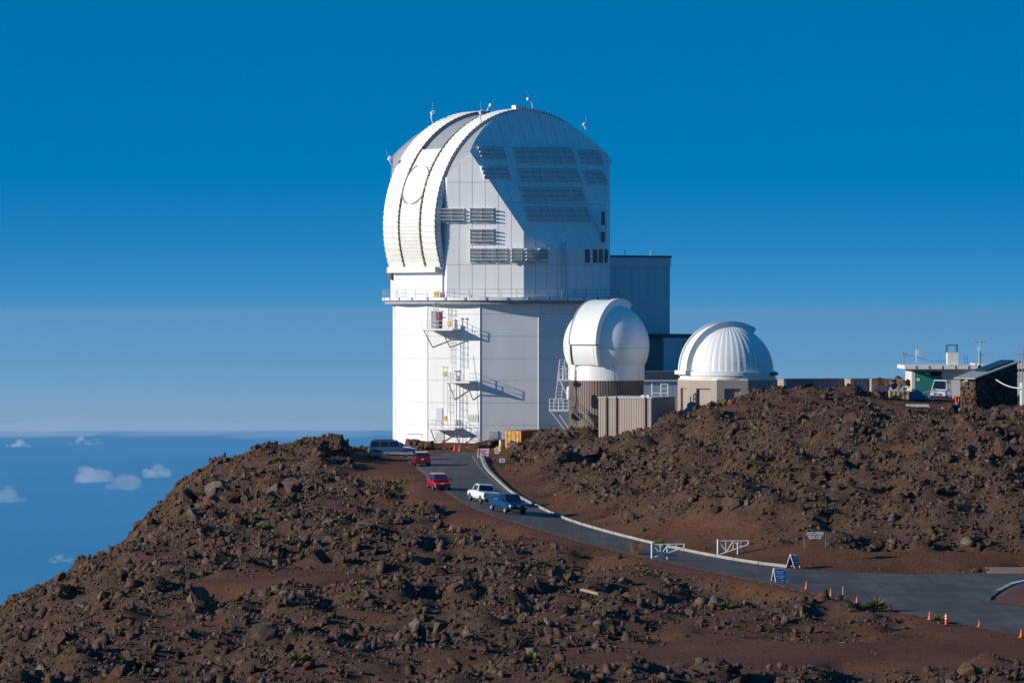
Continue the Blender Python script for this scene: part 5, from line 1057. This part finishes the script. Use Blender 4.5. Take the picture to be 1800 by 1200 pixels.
for (px, wpx, lab) in ((1605, 13, 'low orange mesh barrier left of the green door'), (1624, 15, 'low orange mesh barrier in front of the green door')):
    c, q = yard('mesh_barrier', lab, 'barrier', px, 686, 468); q(MB().obox(c+UP*.3, X, UP, Yv, wpx/2/14.6, .28, .04), 'mesh', mat('orange_mesh', (.75, .16, .05), .6, .3, 8)); q(MB().bar(c-X*.4, c-X*.4+UP*.7, .03, 5), 'stake', STEEL); q(MB().bar(c+X*.4, c+X*.4+UP*.7, .03, 5), 'stake', STEEL)
c, q = yard('orange_tarp', 'bright orange tarp hanging beside the stone hut', 'tarp', 1683.5, 696, 445); m = MB()
for j in range(7):
    for i in range(9): m.v.append(tuple(c+X*((i/8-.5)*.85)+UP*(j/6*1.1)+Yv*(.08*math.sin(i*2.1)+.05*math.sin(j*1.7+i))))
for j in range(6):
    for i in range(8): a = j*9+i; m.f.append((a, a+1, a+10, a+9))
q(m, 'cloth', mat('orange_cloth', (.75, .10, .02), .7, .25, 4)); q(MB().bar(c-X*.45+UP*1.1, c+X*.45+UP*1.1, .03, 5), 'line', STEEL)
c, q = yard('barrel', 'blue plastic barrel beneath the orange tarp by the hut', 'barrel', 1684, 706, 442); q(MB().lathe([(.0, 0), (.27, 0), (.3, .1), (.3, .3), (.31, .33), (.3, .36), (.3, .6), (.27, .72), (.0, .72)], 18, c), 'drum', mat('blue_plastic', (.01, .06, .42), .4)); q(MB().lathe([(.20, .72), (.20, .76), (.0, .76)], 14, c), 'lid', BLACKP)
for (px, py, wpx, lab) in ((1612, 709, 44, 'stack of white boards on the ground before the tarpaulin heap'), (1670, 708, 36, 'white boards laid on the ground in front of the van')):
    c, q = yard('board_stack', lab, 'boards', px, py, 440)
    for k in range(3): q(MB().obox(c+UP*(.05+.1*k)+X*random.uniform(-.1, .1), X, UP, Yv, wpx/2/15.5-.1*k, .04, .6), 'board', WG)
# person on the upper platform, arm stretched towards the wall
def skin(name, verts, edges, radii, m, parent, root=0):
    me = bpy.data.meshes.new(name); me.from_pydata(verts, edges, []); o = bpy.data.objects.new(name, me); COL.objects.link(o); o.parent = parent; me.materials.append(m)
    md = o.modifiers.new('s', 'SKIN'); 
    for v_, r_ in zip(me.skin_vertices[0].data, radii): v_.radius = (r_, r_)
    me.skin_vertices[0].data[root].use_root = True; o.modifiers.new('d', 'SUBSURF').levels = 1; o.modifiers['d'].render_levels = 1; return o
pp_ = onf(F2, 783, 578.5)+F2[1]*1.35; pz_ = P1[0].z+.10
pr = thing('person', 'person in pink jacket and blue trousers reaching out on the platform', 'person', (pp_.x, pp_.y, pz_), .25)
hand = [(.66, 0, 1.38), (.70, .0, 1.39)]
bv = [(0, 0, .95), (0, 0, 1.15), (0, 0, 1.40), (0, 0, 1.50), (0, 0, 1.60), (0, 0, 1.70), (.18, 0, 1.42), (.42, 0, 1.36), (.63, 0, 1.38), (.69, 0, 1.385), (.77, -.03, 1.39), (.78, -.01, 1.40), (.78, .01, 1.395), (.765, .03, 1.385), (.70, -.05, 1.41), (-.18, 0, 1.42), (-.30, .03, 1.18), (-.27, -.06, .95), (-.27, -.08, .87), (-.28, -.11, .80), (-.27, -.09, .79), (-.26, -.08, .79), (-.25, -.07, .80), (-.23, -.11, .86), (.10, 0, .92), (.12, -.02, .50), (.12, 0, .10), (.13, -.14, .05), (-.10, 0, .92), (-.12, .02, .50), (-.13, .05, .10), (-.14, -.09, .05)]
be = [(0, 1), (1, 2), (2, 3), (3, 4), (4, 5), (2, 6), (6, 7), (7, 8), (8, 9), (9, 10), (9, 11), (9, 12), (9, 13), (8, 14), (2, 15), (15, 16), (16, 17), (17, 18), (18, 19), (18, 20), (18, 21), (18, 22), (17, 23), (0, 24), (24, 25), (25, 26), (26, 27), (0, 28), (28, 29), (29, 30), (30, 31)]
br = [.13, .12, .13, .055, .095, .085, .06, .042, .03, .035, .009, .009, .009, .009, .01, .06, .042, .03, .035, .009, .009, .009, .009, .01, .085, .055, .04, .04, .085, .055, .04, .04]
SKINM = mat('skin', (.50, .30, .21), .6, .1, 5)
bd_ = skin('body', bv, be, br, SKINM, pr)
def sub(ids, name, m, grow):
    mp = {a: i for i, a in enumerate(ids)}; return skin(name, [bv[i] for i in ids], [(mp[a], mp[b_]) for a, b_ in be if a in mp and b_ in mp], [br[i]+grow for i in ids], m, pr)
sub([0, 1, 2, 6, 7, 8, 15, 16, 17], 'jacket', mat('pink_jacket', (.62, .03, .22), .7, .15, 5), .035); sub([0, 24, 25, 26, 28, 29, 30], 'trousers', mat('blue_trousers', (.05, .09, .2), .8, .15, 5), .03)
MB().lathe([(.0, 1.80), (.09, 1.77), (.118, 1.70), (.11, 1.58), (.07, 1.52)], 14, (0, .02, 0)).build('hair', mat('dark_hair', (.03, .02, .015), .6), pr)
# clouds over the sea
def cloud(px, py, wpx, hpx, Y, seed, dens, label):
    g_ = random.Random(seed); m = MB(); W = wpx/FPX*Y; H = hpx/FPX*Y; n = 26
    bm = bmesh.new()
    for k in range(n):
        u = g_.uniform(-1, 1); env = (1-u*u)**.6*(.55+.45*math.sin(seed+u*4.0)**2); r_ = H*g_.uniform(.12, .26)*(.5+env); zz = g_.uniform(0, 1)**1.3*env*H*.8
        bmesh.ops.create_icosphere(bm, subdivisions=3, radius=r_, matrix=Matrix.Translation((u*W*.5, g_.uniform(-.3, .3)*W, zz)) @ Matrix.Diagonal((1.35, 1.2, .85, 1)))
    for v_ in bm.verts:
        if v_.co.z < -.06*H: v_.co.z = -.06*H+(v_.co.z+.06*H)*.2
    me = bpy.data.meshes.new('cloud'); bm.to_mesh(me); bm.free(); o = bpy.data.objects.new('cloud', me); COL.objects.link(o); o.location = P(px, py+hpx*.35, Y); tag(o, label, 'cloud', 'small clouds over the sea')
    md = o.modifiers.new('union', 'REMESH'); md.mode = 'VOXEL'; md.voxel_size = W/70
    m = bpy.data.materials.new('cloud_vapour'); m.use_nodes = True; t_ = m.node_tree; t_.nodes.clear(); ou = t_.nodes.new('ShaderNodeOutputMaterial'); vv = t_.nodes.new('ShaderNodeVolumePrincipled'); vv.inputs['Color'].default_value = (1, .97, .96, 1); vv.inputs['Density'].default_value = dens; vv.inputs['Anisotropy'].default_value = .3; t_.links.new(vv.outputs[0], ou.inputs['Volume']); me.materials.append(m)
for (px, py, w_, h_, Y, d_, lab) in ((32, 779, 44, 15, 60000, .0022, 'small flat cumulus cloud just under the sea horizon'), (150, 775, 66, 16, 62000, .0012, 'faint flat cloud beside the small cumulus under the horizon'), (165, 826, 46, 50, 46000, .0013, 'tall puffy cumulus cloud low over the sea'), (220, 845, 60, 36, 46000, .0009, 'thin ragged cloud joined to the tall cumulus'), (275, 828, 46, 26, 47000, .0014, 'puffy white cloud tip right of the ragged cloud'), (14, 868, 60, 34, 43000, .0007, 'pale thin cloud over the open sea'), (105, 983, 46, 16, 36000, .0014, 'lowest small cloud above the dark rocky slope')):
    cloud(px, py, w_, h_, Y, int(px), d_*2.6, lab)

# low stratus along the sea horizon
def stratus(px, py, wpx, hpx, Y, dens, label):
    bm = bmesh.new(); bmesh.ops.create_icosphere(bm, subdivisions=5, radius=1); g_ = np.random.default_rng(int(abs(px))); ph = g_.uniform(0, 6, 6)
    for v_ in bm.verts:
        u = v_.co.x; k = 1+.35*math.sin(3*u*2+ph[0])+.25*math.sin(9*u+ph[1])+.15*math.sin(17*u+ph[2]); v_.co = Vector((u*wpx/2/FPX*Y, v_.co.y*9000, v_.co.z*hpx/2/FPX*Y*k))
    me = bpy.data.meshes.new('cloud'); bm.to_mesh(me); bm.free(); o = bpy.data.objects.new('cloud', me); COL.objects.link(o); o.location = P(px, py, Y); tag(o, label, 'cloud', 'stratus along the sea horizon')
    m = bpy.data.materials.new('stratus_vapour'); m.use_nodes = True; t_ = m.node_tree; t_.nodes.clear(); ou = t_.nodes.new('ShaderNodeOutputMaterial'); vv = t_.nodes.new('ShaderNodeVolumePrincipled'); vv.inputs['Color'].default_value = (.97, .97, 1, 1); vv.inputs['Density'].default_value = dens; vv.inputs['Anisotropy'].default_value = .2; t_.links.new(vv.outputs[0], ou.inputs['Volume']); me.materials.append(m)
stratus(180, 752, 560, 26, 150000, .00006, 'long thin stratus veil lying along the sea horizon at far left'); stratus(560, 754, 520, 20, 140000, .00005, 'thin stratus veil on the sea horizon beside the observatory'); stratus(-150, 760, 500, 30, 140000, .00006, 'broad stratus veil on the horizon beyond the open sea')
# ------------------------------------------------------------------ sea air
hb = MB().box(-340000, 340000, -340000, 340000, -12200, 60).build('haze', mat('air', (1, 1, 1)))
hm = bpy.data.materials.new('haze_air'); hm.use_nodes = True; ht = hm.node_tree; ht.nodes.clear()
ho = ht.nodes.new('ShaderNodeOutputMaterial'); hv = ht.nodes.new('ShaderNodeVolumePrincipled'); hv.inputs['Color'].default_value = (0.33, 0.64, 0.84, 1)
hv.inputs['Density'].default_value = 3.6e-6; hv.inputs['Anisotropy'].default_value = 0.2; ht.links.new(hv.outputs[0], ho.inputs['Volume'])
hb.data.materials.clear(); hb.data.materials.append(hm); tag(hb, 'pale blue sea air over the ocean', 'haze', kind='stuff')
